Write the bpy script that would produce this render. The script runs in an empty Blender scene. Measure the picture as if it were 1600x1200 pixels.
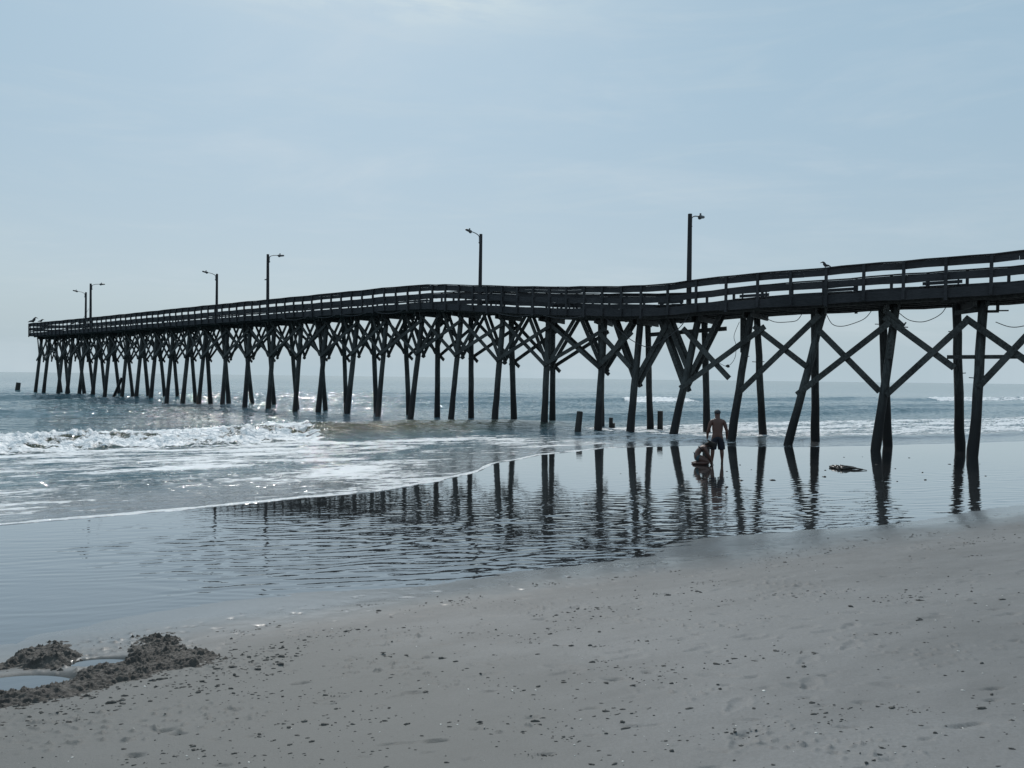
import bpy, math, random
import numpy as np
from mathutils import Vector
R = math.radians
random.seed(7)
scene = bpy.context.scene
COL = scene.collection

# ------------------------------------------------------------ camera
CAM_H = 2.8
ROLL = math.atan(19 / 1600)
PITCH = math.atan(9.5 / 1202)
cam_data = bpy.data.cameras.new('camera')
cam_data.sensor_width = 36.0
cam_data.lens = 36.0 * 1202 / 1600
cam_data.clip_start = 0.1
cam_data.clip_end = 60000
cam = bpy.data.objects.new('camera', cam_data)
COL.objects.link(cam)
from mathutils import Matrix
cam.matrix_world = Matrix.Translation((0, 0, CAM_H)) @ Matrix.Rotation(R(90) - PITCH, 4, 'X') @ Matrix.Rotation(ROLL, 4, 'Z')
scene.camera = cam

# ------------------------------------------------------------ light
SUN_AZ, SUN_EL = R(-12), R(45)          # azimuth clockwise from +Y
sunv = Vector((math.sin(SUN_AZ) * math.cos(SUN_EL), math.cos(SUN_AZ) * math.cos(SUN_EL), math.sin(SUN_EL)))
sl = bpy.data.lights.new('sun', 'SUN')
sl.energy = 2.45
sl.angle = R(0.6)
sl.color = (1.0, 0.965, 0.92)
so = bpy.data.objects.new('sun', sl)
so.rotation_euler = sunv.to_track_quat('Z', 'Y').to_euler()
COL.objects.link(so)
scene.view_settings.view_transform = 'Standard'
scene.view_settings.look = 'None'
scene.view_settings.exposure = 0.0
scene.view_settings.gamma = 1.0

world = bpy.data.worlds.new('World')
scene.world = world
world.use_nodes = True


class NT:
    """small node-tree writer"""
    def __init__(self, tree):
        self.t = tree
        tree.nodes.clear()

    def n(self, kind, **kw):
        nd = self.t.nodes.new(kind)
        ins = kw.pop('ins', {})
        for k, v in kw.items():
            setattr(nd, k, v)
        for k, v in ins.items():
            if hasattr(v, 'is_output') or hasattr(v, 'links'):
                self.t.links.new(v, nd.inputs[k])
            else:
                nd.inputs[k].default_value = v
        return nd

    def math(self, op, a, b=0.0, clamp=False):
        nd = self.n('ShaderNodeMath', operation=op, use_clamp=clamp, ins={0: a, 1: b})
        return nd.outputs[0]

    def ss(self, x, lo, hi, a=0.0, b=1.0):
        nd = self.n('ShaderNodeMapRange', interpolation_type='SMOOTHSTEP', ins={0: x, 1: lo, 2: hi, 3: a, 4: b})
        return nd.outputs[0]

    def mix(self, f, a, b):
        nd = self.n('ShaderNodeMix', data_type='RGBA')
        for i, v in ((0, f), (6, a), (7, b)):
            if hasattr(v, 'links'):
                self.t.links.new(v, nd.inputs[i])
            else:
                nd.inputs[i].default_value = v if i == 0 else (*v[:3], 1)
        return nd.outputs[2]

    def noise(self, vec, scale, detail=3, rough=0.55, dist=0.0):
        nd = self.n('ShaderNodeTexNoise', ins={'Scale': scale, 'Detail': detail, 'Roughness': rough, 'Distortion': dist})
        if vec is not None:
            self.t.links.new(vec, nd.inputs['Vector'])
        return nd.outputs[0]

    def map(self, vec, scale=(1, 1, 1), rot=(0, 0, 0)):
        return self.n('ShaderNodeMapping', ins={'Vector': vec, 'Scale': scale, 'Rotation': rot}).outputs[0]

    def link(self, a, b):
        self.t.links.new(a, b)


w = NT(world.node_tree)
sky = w.n('ShaderNodeTexSky', sky_type='NISHITA', sun_disc=False, sun_elevation=SUN_EL,
          sun_rotation=SUN_AZ, altitude=0, air_density=1.0, dust_density=1.5, ozone_density=2.0)
tc = w.n('ShaderNodeTexCoord')
sep = w.n('ShaderNodeSeparateXYZ', ins={0: tc.outputs['Generated']})
# thin high cloud, in drifting sheets (planar projection of the direction)
zc = w.math('MAXIMUM', sep.outputs[2], 0.03)
cx = w.math('DIVIDE', sep.outputs[0], w.math('ADD', zc, 0.15))
cy = w.math('DIVIDE', sep.outputs[1], w.math('ADD', zc, 0.15))
cv = w.n('ShaderNodeCombineXYZ', ins={0: cx, 1: cy, 2: 0.0}).outputs[0]
c1 = w.noise(w.map(cv, (0.9, 1.5, 1), (0, 0, 0.3)), 1.1, 6, 0.6, 0.4)
c2 = w.ss(c1, 0.48, 0.78)
cloud = w.math('MULTIPLY', c2, 0.40)
hz = w.ss(sep.outputs[2], 0.0, 0.40, 0.0, 1.0)
haze_c = w.mix(hz, (4.45, 5.50, 6.12), (3.80, 5.42, 6.50))          # humid coastal haze, paler low down
skc = w.mix(w.math('ADD', 0.80, w.math('MULTIPLY', w.ss(sep.outputs[2], 0.0, 0.12, 1.0, 0.0), 0.20)), sky.outputs[0], haze_c)
skc = w.mix(cloud, skc, (6.2, 7.0, 7.6))
# one brighter sheet of thin cloud high over the sea
gx = w.math('POWER', w.math('DIVIDE', w.math('ADD', sep.outputs[0], 0.15), 0.20), 2.0)
gz = w.math('POWER', w.math('DIVIDE', w.math('SUBTRACT', sep.outputs[2], 0.447), 0.030), 2.0)
g = w.math('EXPONENT', w.math('MULTIPLY', w.math('ADD', gx, gz), -1.0))
c3 = w.noise(w.map(tc.outputs['Generated'], (3.0, 3.0, 14.0), (0, 0.08, 0)), 2.6, 6, 0.62, 0.3)
skc = w.mix(w.math('MULTIPLY', w.math('MULTIPLY', g, w.ss(c3, 0.36, 0.66)), 0.75), skc, (7.0, 7.9, 7.9))
# long faint streaks lower down
c4 = w.noise(w.map(tc.outputs['Generated'], (1.6, 1.6, 13.0), (0, 0.10, 0.4)), 2.0, 6, 0.6, 0.5)
skc = w.mix(w.math('MULTIPLY', w.ss(c4, 0.48, 0.75), 0.16), skc, (6.4, 7.1, 7.3))
bg = w.n('ShaderNodeBackground', ins={'Color': skc, 'Strength': 0.10})
wo = w.n('ShaderNodeOutputWorld')
w.link(bg.outputs[0], wo.inputs[0])


# ------------------------------------------------------------ helpers
def tag(o, label=None, cat=None, group=None, kind=None):
    if label: o['label'] = label
    if cat: o['category'] = cat
    if group: o['group'] = group
    if kind: o['kind'] = kind
    return o


def empty(name, loc=(0, 0, 0), parent=None):
    o = bpy.data.objects.new(name, None)
    o.empty_display_size = 0.3
    COL.objects.link(o)
    o.location = loc
    if parent: o.parent = parent
    return o


class MB:
    """collects boxes, beams and tubes; build() links them as one mesh object"""
    def __init__(self):
        self.v, self.f, self.sm = [], [], []

    def add(self, vs, fs, smooth=False):
        b = len(self.v)
        self.v += [tuple(p) for p in vs]
        self.f += [tuple(i + b for i in f) for f in fs]
        self.sm += [smooth] * len(fs)

    def hexa(self, a, b):
        """a, b: two quads (4 points each) joined into a solid"""
        self.add(list(a) + list(b), [(3, 2, 1, 0), (4, 5, 6, 7), (0, 1, 5, 4), (1, 2, 6, 5), (2, 3, 7, 6), (3, 0, 4, 7)])

    def beam(self, p, q, w_, h_, up=(0, 0, 1), roll=0.0):
        p, q = Vector(p), Vector(q)
        d = (q - p).normalized()
        s = d.cross(Vector(up))
        if s.length < 1e-3: s = d.cross(Vector((1, 0, 0)))
        s.normalize()
        u = s.cross(d).normalized()
        s, u = s * (w_ / 2), u * (h_ / 2)
        self.hexa([p - s - u, p + s - u, p + s + u, p - s + u], [q - s - u, q + s - u, q + s + u, q - s + u])

    def tube(self, pts, rads, n=10, cap=True, wob=0.0):
        pts = [Vector(p) for p in pts]
        rings = []
        for i, p in enumerate(pts):
            d = (pts[min(i + 1, len(pts) - 1)] - pts[max(i - 1, 0)]).normalized()
            ref = Vector((0, 1, 0)) if abs(d.y) < 0.9 else Vector((1, 0, 0))
            a = d.cross(ref).normalized()
            b = d.cross(a)
            r = rads[i] if hasattr(rads, '__len__') else rads
            rings.append([p + (a * math.cos(k * 2 * math.pi / n) + b * math.sin(k * 2 * math.pi / n)) * r * (1 + random.uniform(-wob, wob)) for k in range(n)])
        vs = [v for r_ in rings for v in r_]
        fs = []
        for i in range(len(pts) - 1):
            for k in range(n):
                fs.append((i * n + k, i * n + (k + 1) % n, (i + 1) * n + (k + 1) % n, (i + 1) * n + k))
        self.add(vs, fs, True)
        if cap:
            self.add(rings[0], [tuple(range(n))])
            self.add(rings[-1], [tuple(reversed(range(n)))])

    def blob(self, c, r, seed=0, amp=0.25, nu=8, nv=6, rot=0.0):
        """lumpy ellipsoid with radii r"""
        rr = random.Random(seed)
        vs, fs = [], []
        cr, sr = math.cos(rot), math.sin(rot)
        for j in range(nv + 1):
            th = math.pi * j / nv
            for i in range(nu):
                ph = 2 * math.pi * i / nu
                k = 1 + rr.uniform(-amp, amp)
                x, y, z = r[0] * k * math.sin(th) * math.cos(ph), r[1] * k * math.sin(th) * math.sin(ph), r[2] * k * math.cos(th)
                vs.append((c[0] + x * cr - y * sr, c[1] + x * sr + y * cr, c[2] + z))
        for j in range(nv):
            for i in range(nu):
                fs.append((j * nu + i, (j + 1) * nu + i, (j + 1) * nu + (i + 1) % nu, j * nu + (i + 1) % nu))
        self.add(vs, fs, True)

    def build(self, name, mat, parent=None, origin=None):
        me = bpy.data.meshes.new(name)
        o0 = Vector(origin) if origin is not None else Vector((0, 0, 0))
        me.from_pydata([tuple(Vector(p) - o0) for p in self.v], [], self.f)
        me.polygons.foreach_set('use_smooth', self.sm)
        me.materials.append(mat)
        me.update()
        o = bpy.data.objects.new(name, me)
        COL.objects.link(o)
        o.location = o0
        if parent:
            o.parent = parent
            o.location = o0 - parent.location
            if parent.parent: o.location = o0 - parent.location - parent.parent.location
        return o


def array_mesh(name, V, F, mat, attrs=None, smooth=True):
    """mesh object from numpy vertices (N,3) and quads (M,4)"""
    used = np.zeros(len(V), bool)
    used[F.ravel()] = True
    idx = np.cumsum(used) - 1
    V2, F2 = V[used], idx[F]
    me = bpy.data.meshes.new(name)
    me.vertices.add(len(V2))
    me.vertices.foreach_set('co', V2.astype(np.float32).ravel())
    me.loops.add(F2.size)
    me.loops.foreach_set('vertex_index', F2.astype(np.int32).ravel())
    me.polygons.add(len(F2))
    me.polygons.foreach_set('loop_start', np.arange(0, F2.size, 4, dtype=np.int32))
    me.polygons.foreach_set('use_smooth', np.full(len(F2), smooth))
    for k, a in (attrs or {}).items():
        at = me.attributes.new(k, 'FLOAT', 'POINT')
        at.data.foreach_set('value', a[used].astype(np.float32))
    me.materials.append(mat)
    me.update(calc_edges=True)
    o = bpy.data.objects.new(name, me)
    COL.objects.link(o)
    return o


_rng = np.random.RandomState(3)
_perm = _rng.permutation(4096).astype(np.int64)
_grad = np.stack([np.cos(_rng.rand(4096) * 6.283), np.sin(_rng.rand(4096) * 6.283)], 1)
_a = _rng.rand(4096) * 6.2832
_grad = np.stack([np.cos(_a), np.sin(_a)], 1)


def perlin(x, y, seed=0):
    x = np.asarray(x, float) + seed * 37.7
    y = np.asarray(y, float) + seed * 91.3
    xi, yi = np.floor(x).astype(np.int64), np.floor(y).astype(np.int64)
    fx, fy = x - xi, y - yi
    u, v = fx * fx * fx * (fx * (fx * 6 - 15) + 10), fy * fy * fy * (fy * (fy * 6 - 15) + 10)

    def g(ix, iy, dx, dy):
        h = _perm[(_perm[ix & 4095] + iy) & 4095]
        return _grad[h, 0] * dx + _grad[h, 1] * dy
    a = g(xi, yi, fx, fy); b = g(xi + 1, yi, fx - 1, fy)
    c = g(xi, yi + 1, fx, fy - 1); d = g(xi + 1, yi + 1, fx - 1, fy - 1)
    return (a + u * (b - a) + v * (c - a + u * (a - b - c + d))) * 1.5


def fbm(x, y, oct_=4, seed=0, gain=0.5):
    s, a = 0, 1.0
    for k in range(oct_):
        s = s + a * perlin(x * 2 ** k, y * 2 ** k, seed + k)
        a *= gain
    return s


def sstep(x, lo, hi):
    t = np.clip((x - lo) / (hi - lo), 0, 1)
    return t * t * (3 - 2 * t)


# shoreline frame: t runs along the shore, n runs out to sea
TS = np.array([math.cos(R(29.4)), math.sin(R(29.4))])
NS = np.array([-TS[1], TS[0]])


def to_nt(x, y):
    return x * NS[0] + y * NS[1], x * TS[0] + y * TS[1]


def polar(r, th):
    """sheet of rings round the spot where the beach is viewed from; th clockwise from +Y"""
    RR, TT = np.meshgrid(r, th, indexing='ij')
    X, Y = RR * np.sin(TT), RR * np.cos(TT)
    i = np.arange(len(r) - 1)[:, None] * len(th) + np.arange(len(th) - 1)[None, :]
    F = np.stack([i, i + 1, i + len(th) + 1, i + len(th)], -1).reshape(-1, 4)[:, ::-1]
    return X.ravel(), Y.ravel(), F


def geo(a, b, q):
    return np.exp(np.linspace(math.log(a), math.log(b), max(2, int(math.log(b / a) / q))))


def principled(name):
    m = bpy.data.materials.new(name)
    m.use_nodes = True
    t = NT(m.node_tree)
    p = t.n('ShaderNodeBsdfPrincipled')
    o = t.n('ShaderNodeOutputMaterial')
    t.link(p.outputs[0], o.inputs[0])
    return m, t, p


def objcoord(t):
    return t.n('ShaderNodeTexCoord').outputs['Object']


def geocoord(t):
    return t.n('ShaderNodeNewGeometry').outputs['Position']


# ------------------------------------------------------------ materials
def mat_timber(name, c1, c2, rough=0.75, grain=(3, 3, 3), lowdark=False):
    m, t, p = principled(name)
    pos = geocoord(t)
    a = t.noise(t.map(pos, grain), 4.0, 5, 0.65)
    b = t.noise(pos, 0.7, 3, 0.6)
    f = t.ss(t.math('ADD', t.math('MULTIPLY', a, 0.6), t.math('MULTIPLY', b, 0.4)), 0.36, 0.64)
    c = t.mix(f, c1, c2)
    if lowdark:                         # tide line: weed and barnacles grow on the lower pile
        z = t.n('ShaderNodeSeparateXYZ', ins={0: pos}).outputs[2]
        zz = t.math('ADD', z, t.math('MULTIPLY', b, 1.6))
        c = t.mix(t.ss(zz, 2.0, 3.6), (0.006, 0.006, 0.007), c)
    t.link(c, p.inputs['Base Color'])
    p.inputs['Roughness'].default_value = rough
    bp = t.n('ShaderNodeBump', ins={'Height': a, 'Strength': 0.6, 'Distance': 0.02})
    t.link(bp.outputs[0], p.inputs['Normal'])
    return m


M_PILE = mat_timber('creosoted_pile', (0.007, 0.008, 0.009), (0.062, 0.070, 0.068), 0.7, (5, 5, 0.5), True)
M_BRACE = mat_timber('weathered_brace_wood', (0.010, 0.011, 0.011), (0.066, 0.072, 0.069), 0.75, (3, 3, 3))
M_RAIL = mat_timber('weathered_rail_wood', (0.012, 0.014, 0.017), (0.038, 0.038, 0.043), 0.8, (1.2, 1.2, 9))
M_DECK = mat_timber('deck_wood', (0.03, 0.028, 0.026), (0.08, 0.075, 0.068), 0.85, (2, 2, 2))
M_POLE = mat_timber('lamp_pole_wood', (0.014, 0.014, 0.017), (0.028, 0.028, 0.031), 0.8, (6, 6, 0.6))
M_STUMP = mat_timber('rotten_stump_wood', (0.010, 0.010, 0.010), (0.03, 0.028, 0.025), 0.7, (6, 6, 1))


def mat_plain(name, col, rough=0.6, metal=0.0, var=0.25, scale=20):
    m, t, p = principled(name)
    f = t.noise(objcoord(t), scale, 3, 0.6)
    c = t.mix(t.ss(f, 0.3, 0.7), tuple(x * (1 - var) for x in col), tuple(min(1, x * (1 + var)) for x in col))
    t.link(c, p.inputs['Base Color'])
    p.inputs['Roughness'].default_value = rough
    p.inputs['Metallic'].default_value = metal
    return m


M_METAL = mat_plain('lamp_metal', (0.10, 0.105, 0.11), 0.5, 0.6)
M_CABLE = mat_plain('cable_rubber', (0.05, 0.05, 0.055), 0.6)
M_SKIN = mat_plain('tanned_skin', (0.098, 0.044, 0.033), 0.5, 0, 0.12, 6)
M_SKIN2 = mat_plain('sunned_skin', (0.085, 0.042, 0.033), 0.5, 0, 0.12, 6)
M_NAVY = mat_plain('navy_cloth', (0.012, 0.014, 0.024), 0.85)
M_TEAL = mat_plain('teal_cloth', (0.03, 0.06, 0.075), 0.8)
M_BLACK = mat_plain('black_cloth', (0.010, 0.010, 0.013), 0.8)
M_HAIR = mat_plain('dark_hair', (0.010, 0.008, 0.007), 0.85, 0, 0.4, 60)
M_CAP = mat_plain('cap_cloth', (0.035, 0.04, 0.048), 0.8)
M_BIRD = mat_plain('dark_feathers', (0.02, 0.02, 0.023), 0.6, 0, 0.4, 30)
M_GULL = mat_plain('pale_feathers', (0.62, 0.62, 0.62), 0.6, 0, 0.2, 20)
M_WEED = mat_plain('wet_seaweed', (0.022, 0.019, 0.015), 0.4, 0, 0.6, 30)
M_SHELL = mat_plain('broken_shell', (0.62, 0.60, 0.56), 0.5, 0, 0.2, 40)


def beach_material():
    m, t, p = principled('beach_sand')
    pos = geocoord(t)
    rot = t.map(pos, (1, 1, 1), (0, 0, -R(29.4)))
    nn = t.n('ShaderNodeSeparateXYZ', ins={0: rot}).outputs[1]
    big = t.noise(t.map(rot, (0.25, 0.6, 1)), 1.0, 4, 0.6)
    mid = t.noise(t.map(rot, (1.2, 3.0, 1)), 1.0, 5, 0.6)
    fine = t.noise(pos, 160.0, 3, 0.7)
    grain = t.noise(pos, 45.0, 4, 0.65)
    edge = t.math('ADD', nn, t.math('MULTIPLY', t.math('SUBTRACT', big, 0.5), 2.6))
    wet = t.ss(edge, 7.2, 9.5)
    damp = t.ss(t.math('ADD', t.math('MULTIPLY', big, 0.7), t.math('MULTIPLY', mid, 0.3)), 0.38, 0.62)
    dry = t.mix(damp, (0.138, 0.138, 0.135), (0.186, 0.186, 0.184))
    dry = t.mix(t.math('MULTIPLY', t.ss(grain, 0.35, 0.65), 0.35), dry, (0.115, 0.112, 0.107))
    dry = t.mix(t.math('MULTIPLY', t.ss(fine, 0.62, 0.75), 0.5), dry, (0.27, 0.265, 0.255))
    wetc = t.mix(t.ss(mid, 0.35, 0.65), (0.075, 0.074, 0.071), (0.092, 0.091, 0.088))
    # a broad darker patch of sand on the near side of the dug holes, with an uneven border
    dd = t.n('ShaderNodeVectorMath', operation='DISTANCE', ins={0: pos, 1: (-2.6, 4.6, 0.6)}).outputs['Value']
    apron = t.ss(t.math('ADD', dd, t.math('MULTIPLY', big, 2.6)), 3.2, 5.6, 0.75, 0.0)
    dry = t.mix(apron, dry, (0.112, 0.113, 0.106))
    heap = t.n('ShaderNodeAttribute', attribute_name='dug').outputs['Fac']
    c = t.mix(wet, dry, wetc)
    c = t.mix(heap, c, t.mix(t.ss(grain, 0.35, 0.7), (0.085, 0.076, 0.064), (0.15, 0.138, 0.12)))
    t.link(c, p.inputs['Base Color'])
    rgh = t.ss(edge, 7.4, 9.6, 0.62, 0.24)
    t.link(rgh, p.inputs['Roughness'])
    t.link(t.ss(edge, 7.6, 9.4, 1.36, 1.6), p.inputs['IOR'])
    t.link(t.ss(edge, 7.9, 9.4, 0.0, 0.9), p.inputs['Coat Weight'])
    p.inputs['Coat Roughness'].default_value = 0.22
    p.inputs['Coat IOR'].default_value = 1.5
    bs = t.ss(edge, 7.4, 9.3, 0.8, 0.03)
    h = t.math('ADD', t.math('MULTIPLY', grain, 0.7), t.math('MULTIPLY', fine, 0.3))
    bp = t.n('ShaderNodeBump', ins={'Height': h, 'Strength': bs, 'Distance': 0.006})
    t.link(bp.outputs[0], p.inputs['Normal'])
    return m


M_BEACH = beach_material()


def heap_material():
    m, t, p = principled('dug_wet_sand')
    pos = geocoord(t)
    g = t.noise(pos, 60.0, 4, 0.7)
    b = t.noise(pos, 9.0, 4, 0.6)
    c = t.mix(t.ss(b, 0.35, 0.65), (0.042, 0.037, 0.032), (0.085, 0.077, 0.067))
    c = t.mix(t.math('MULTIPLY', t.ss(g, 0.4, 0.65), 0.5), c, (0.030, 0.027, 0.023))
    t.link(c, p.inputs['Base Color'])
    p.inputs['Roughness'].default_value = 0.7
    bp = t.n('ShaderNodeBump', ins={'Height': g, 'Strength': 0.9, 'Distance': 0.012})
    t.link(bp.outputs[0], p.inputs['Normal'])
    return m


M_HEAP = heap_material()
M_CRUMB = mat_plain('damp_sand_crumbs', (0.078, 0.075, 0.069), 0.8, 0, 0.35, 25)


def pool_material():
    """a skin of clear water on dark wet sand"""
    m, t, p = principled('shallow_water_on_sand')
    pos = geocoord(t)
    rot = t.map(pos, (1, 1, 1), (0, 0, -R(29.4)))
    b = t.noise(t.map(rot, (0.2, 0.6, 1)), 1.0, 4, 0.6)
    c = t.mix(t.ss(b, 0.35, 0.65), (0.030, 0.032, 0.033), (0.046, 0.048, 0.050))
    t.link(c, p.inputs['Base Color'])
    p.inputs['Roughness'].default_value = 0.02
    p.inputs['IOR'].default_value = 1.6
    p.inputs['Coat Weight'].default_value = 1.0
    p.inputs['Coat IOR'].default_value = 1.6
    p.inputs['Coat Roughness'].default_value = 0.02
    f = t.noise(t.map(rot, (1.6, 5.0, 1)), 1.0, 3, 0.5)
    bp = t.n('ShaderNodeBump', ins={'Height': f, 'Strength': 0.5, 'Distance': 0.006})
    t.link(bp.outputs[0], p.inputs['Normal'])
    t.link(bp.outputs[0], p.inputs['Coat Normal'])
    return m


M_POOL = pool_material()


def sea_material():
    m, t, p = principled('sea_water')
    pos = geocoord(t)
    rot = t.map(pos, (1, 1, 1), (0, 0, -R(29.4)))
    fo = t.n('ShaderNodeAttribute', attribute_name='foam').outputs['Fac']
    gr = t.n('ShaderNodeAttribute', attribute_name='silt').outputs['Fac']
    film = t.n('ShaderNodeAttribute', attribute_name='film').outputs['Fac']
    streak = t.noise(t.map(rot, (0.50, 2.6, 1)), 1.0, 5, 0.66, 0.3)
    lace = t.noise(t.map(rot, (2.2, 5.5, 1)), 1.0, 5, 0.72, 0.6)
    mixn = t.math('ADD', t.math('MULTIPLY', streak, 0.5), t.math('MULTIPLY', lace, 0.5))
    nz = t.n('ShaderNodeMapRange', ins={0: mixn, 1: 0.34, 2: 0.66, 3: 0.0, 4: 1.0}, clamp=True).outputs[0]
    d = t.math('SUBTRACT', nz, t.math('SUBTRACT', 1.0, fo))
    foam = t.ss(d, -0.07, 0.13)
    body = t.mix(gr, (0.060, 0.126, 0.152), (0.050, 0.054, 0.024))
    body = t.mix(film, body, (0.105, 0.110, 0.112))
    thin = t.mix(t.ss(lace, 0.3, 0.7), (0.70, 0.73, 0.75), (0.88, 0.89, 0.90))
    t.link(t.mix(foam, body, thin), p.inputs['Base Color'])
    dist = t.n('ShaderNodeVectorMath', operation='LENGTH', ins={0: pos}).outputs['Value']
    rw = t.ss(dist, 20, 600, 0.05, 0.12)
    t.link(t.math('ADD', rw, t.math('MULTIPLY', foam, 0.5)), p.inputs['Roughness'])
    p.inputs['IOR'].default_value = 1.4
    t.link(t.math('MULTIPLY', film, 0.6), p.inputs['Coat Weight'])
    p.inputs['Coat Roughness'].default_value = 0.13
    # ripples: three sizes
    r1 = t.noise(t.map(rot, (0.9, 2.2, 1)), 1.0, 4, 0.6, 0.4)
    r2 = t.noise(t.map(rot, (0.10, 0.30, 1)), 1.0, 5, 0.65, 0.3)
    bub = t.noise(t.map(rot, (5, 9, 1)), 1.0, 4, 0.7)
    far = t.ss(dist, 60, 260)
    h1 = t.math('MULTIPLY', r1, t.ss(dist, 40, 180, 0.30, 0.03))
    h2 = t.math('MULTIPLY', t.math('MULTIPLY', r2, far), t.ss(dist, 120, 700, 0.55, 0.12))
    h3 = t.math('MULTIPLY', t.math('MULTIPLY', bub, foam), 0.10)
    calm = t.math('SUBTRACT', 1.0, t.math('MULTIPLY', film, 0.80))
    h = t.math('ADD', t.math('MULTIPLY', t.math('ADD', h1, h2), calm), h3)
    bp = t.n('ShaderNodeBump', ins={'Height': h, 'Strength': 1.0, 'Distance': 1.0})
    t.link(bp.outputs[0], p.inputs['Normal'])
    t.link(bp.outputs[0], p.inputs['Coat Normal'])
    return m


M_SEA = sea_material()

# ------------------------------------------------------------ the beach
HOLES = [(-4.17, 6.60, 0.39, 0.20), (-3.80, 7.21, 0.27, 0.125)]      # two dug hollows: x, y, half sizes


PRINTS = []
_r = random.Random(5)
for x0, y0, hd, cnt in ((-1.9, 5.2, 0.35, 9), (0.9, 6.6, 0.15, 10), (2.6, 5.0, 2.7, 8), (1.2, 4.4, 0.9, 6), (-0.8, 7.6, 0.5, 9), (5.2, 9.0, 0.45, 8), (3.4, 7.4, 2.9, 7)):
    for k in range(cnt):
        st = 0.62 * k
        off = 0.09 * (1 if k % 2 else -1)
        PRINTS.append((x0 + st * math.cos(hd) - off * math.sin(hd) + _r.uniform(-.05, .05), y0 + st * math.sin(hd) + off * math.cos(hd) + _r.uniform(-.05, .05), hd + _r.uniform(-.15, .15)))


def beach_base(n):
    u = 8.9 - n
    return 0.138 * 0.5 * (u + np.sqrt(u * u + 0.6)) - 0.022 - 0.026 * sstep(n, 9.5, 12) + 0.02 * sstep(n, 14, 17) - 0.03 * np.maximum(n - 19, 0) * sstep(n, 19, 24)


def beach_z(x, y, detail=True):
    x, y = np.asarray(x, float), np.asarray(y, float)
    n, t = to_nt(x, y)
    z = beach_base(n)
    r = np.hypot(x, y)
    land = 1 - sstep(n, 8.2, 10.2)
    z = z + 0.012 * fbm(t / 3.5, n / 1.6, 3, 1) * (0.25 + 0.75 * land)
    z = z + 0.02 * perlin(t / 5, n / 2.2, 31) * sstep(n, 8.6, 9.6) * (1 - sstep(n, 10.5, 11.5))
    if detail:
        near = land * (1 - sstep(r, 16, 28))
        z = z + 0.0035 * fbm(x / 0.35, y / 0.22, 3, 5) * near
        # scuffed, crumbly patches
        patch = sstep(fbm(x / 1.5, y / 0.9, 3, 9), 0.12, 0.75)
        lump = np.maximum(fbm(x / 0.085, y / 0.06, 2, 13) - 0.30, 0)
        z = z + 0.040 * np.minimum(lump, 0.7) * patch * near
        churn = np.exp(-(((x + 4.3) / 0.75) ** 2 + ((y - 5.35) / 0.50) ** 2) ** 2) + 0.6 * np.exp(-(((x + 2.5) / 0.5) ** 2 + ((y - 6.75) / 0.3) ** 2) ** 2)
        z = z + churn * (0.034 * np.maximum(fbm(x / 0.10, y / 0.07, 3, 19), -0.1))
        pit = np.maximum(fbm(x / 0.30, y / 0.10, 2, 17) - 0.62, 0)
        z = z - 0.055 * np.minimum(pit, 0.45) * near
        for fx, fy, fa in PRINTS:
            c_, s_ = math.cos(fa), math.sin(fa)
            m_ = (np.abs(x - fx) < 0.4) & (np.abs(y - fy) < 0.4)
            if not m_.any(): continue
            a_ = (x[m_] - fx) * c_ + (y[m_] - fy) * s_
            b_ = -(x[m_] - fx) * s_ + (y[m_] - fy) * c_
            q_ = (a_ / 0.14) ** 2 + (b_ / (0.052 + 0.012 * np.sign(a_))) ** 2
            z[m_] += 0.005 * np.exp(-((q_ - 1.7) / 0.7) ** 2) - 0.012 * np.exp(-q_ ** 2 * 0.8)
    for hx, hy, ax, ay in HOLES:
        q = ((x - hx) / ax) ** 2 + ((y - hy) / ay) ** 2
        z = z - 0.17 * np.exp(-q * q * 0.6)
    return z


def zb(x, y):
    return float(beach_z(np.array([x]), np.array([y]))[0])


th_dense = np.arange(R(-44), R(44), R(0.115))
th_coarse_l = np.arange(R(-180), R(-44), R(2.0))
th_coarse_r = np.append(np.arange(R(44), R(180), R(2.0)), R(180))
TH = np.concatenate([th_coarse_l, th_dense, th_coarse_r])
rr = np.concatenate([[0.05, 0.5, 1.0, 1.6, 2.2], geo(2.6, 20, 0.0036), geo(20.1, 60, 0.012), geo(61, 900, 0.08)])
X, Y, F = polar(rr, TH)
Z = beach_z(X, Y)
Z = np.maximum(Z, -4.0)
Z = np.minimum(Z, 1.9 + 0 * Z)
dug = np.zeros_like(Z)
for hx, hy, ax, ay in HOLES:
    dug = np.maximum(dug, np.exp(-(((X - hx) / (ax * 1.15)) ** 2 + ((Y - hy) / (ay * 1.3)) ** 2) ** 2))
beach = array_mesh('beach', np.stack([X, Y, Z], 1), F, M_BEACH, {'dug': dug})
tag(beach, 'grey sand beach sloping down to the wet tidal flat', 'beach', kind='structure')

# ------------------------------------------------------------ swash edge, sea, tidal flat
ET = np.array([-60, -20, -1.2, 1.3, 3.4, 6.4, 8.5, 10.3, 11.9, 14.7, 18.8, 23.4, 26.4, 31.4, 40, 60, 120])
EN = np.array([16.5, 16.3, 16.7, 17.1, 17.3, 17.9, 18.9, 20.3, 22.1, 23.9, 25.3, 24.7, 22.6, 21.6, 20.6, 20.0, 20.0])


def edge_n(t):
    return np.interp(t, ET, EN) + 0.22 * perlin(t / 2.6, 0 * t, 41) + 0.05 * perlin(t / 0.5, 0 * t, 42)


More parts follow.
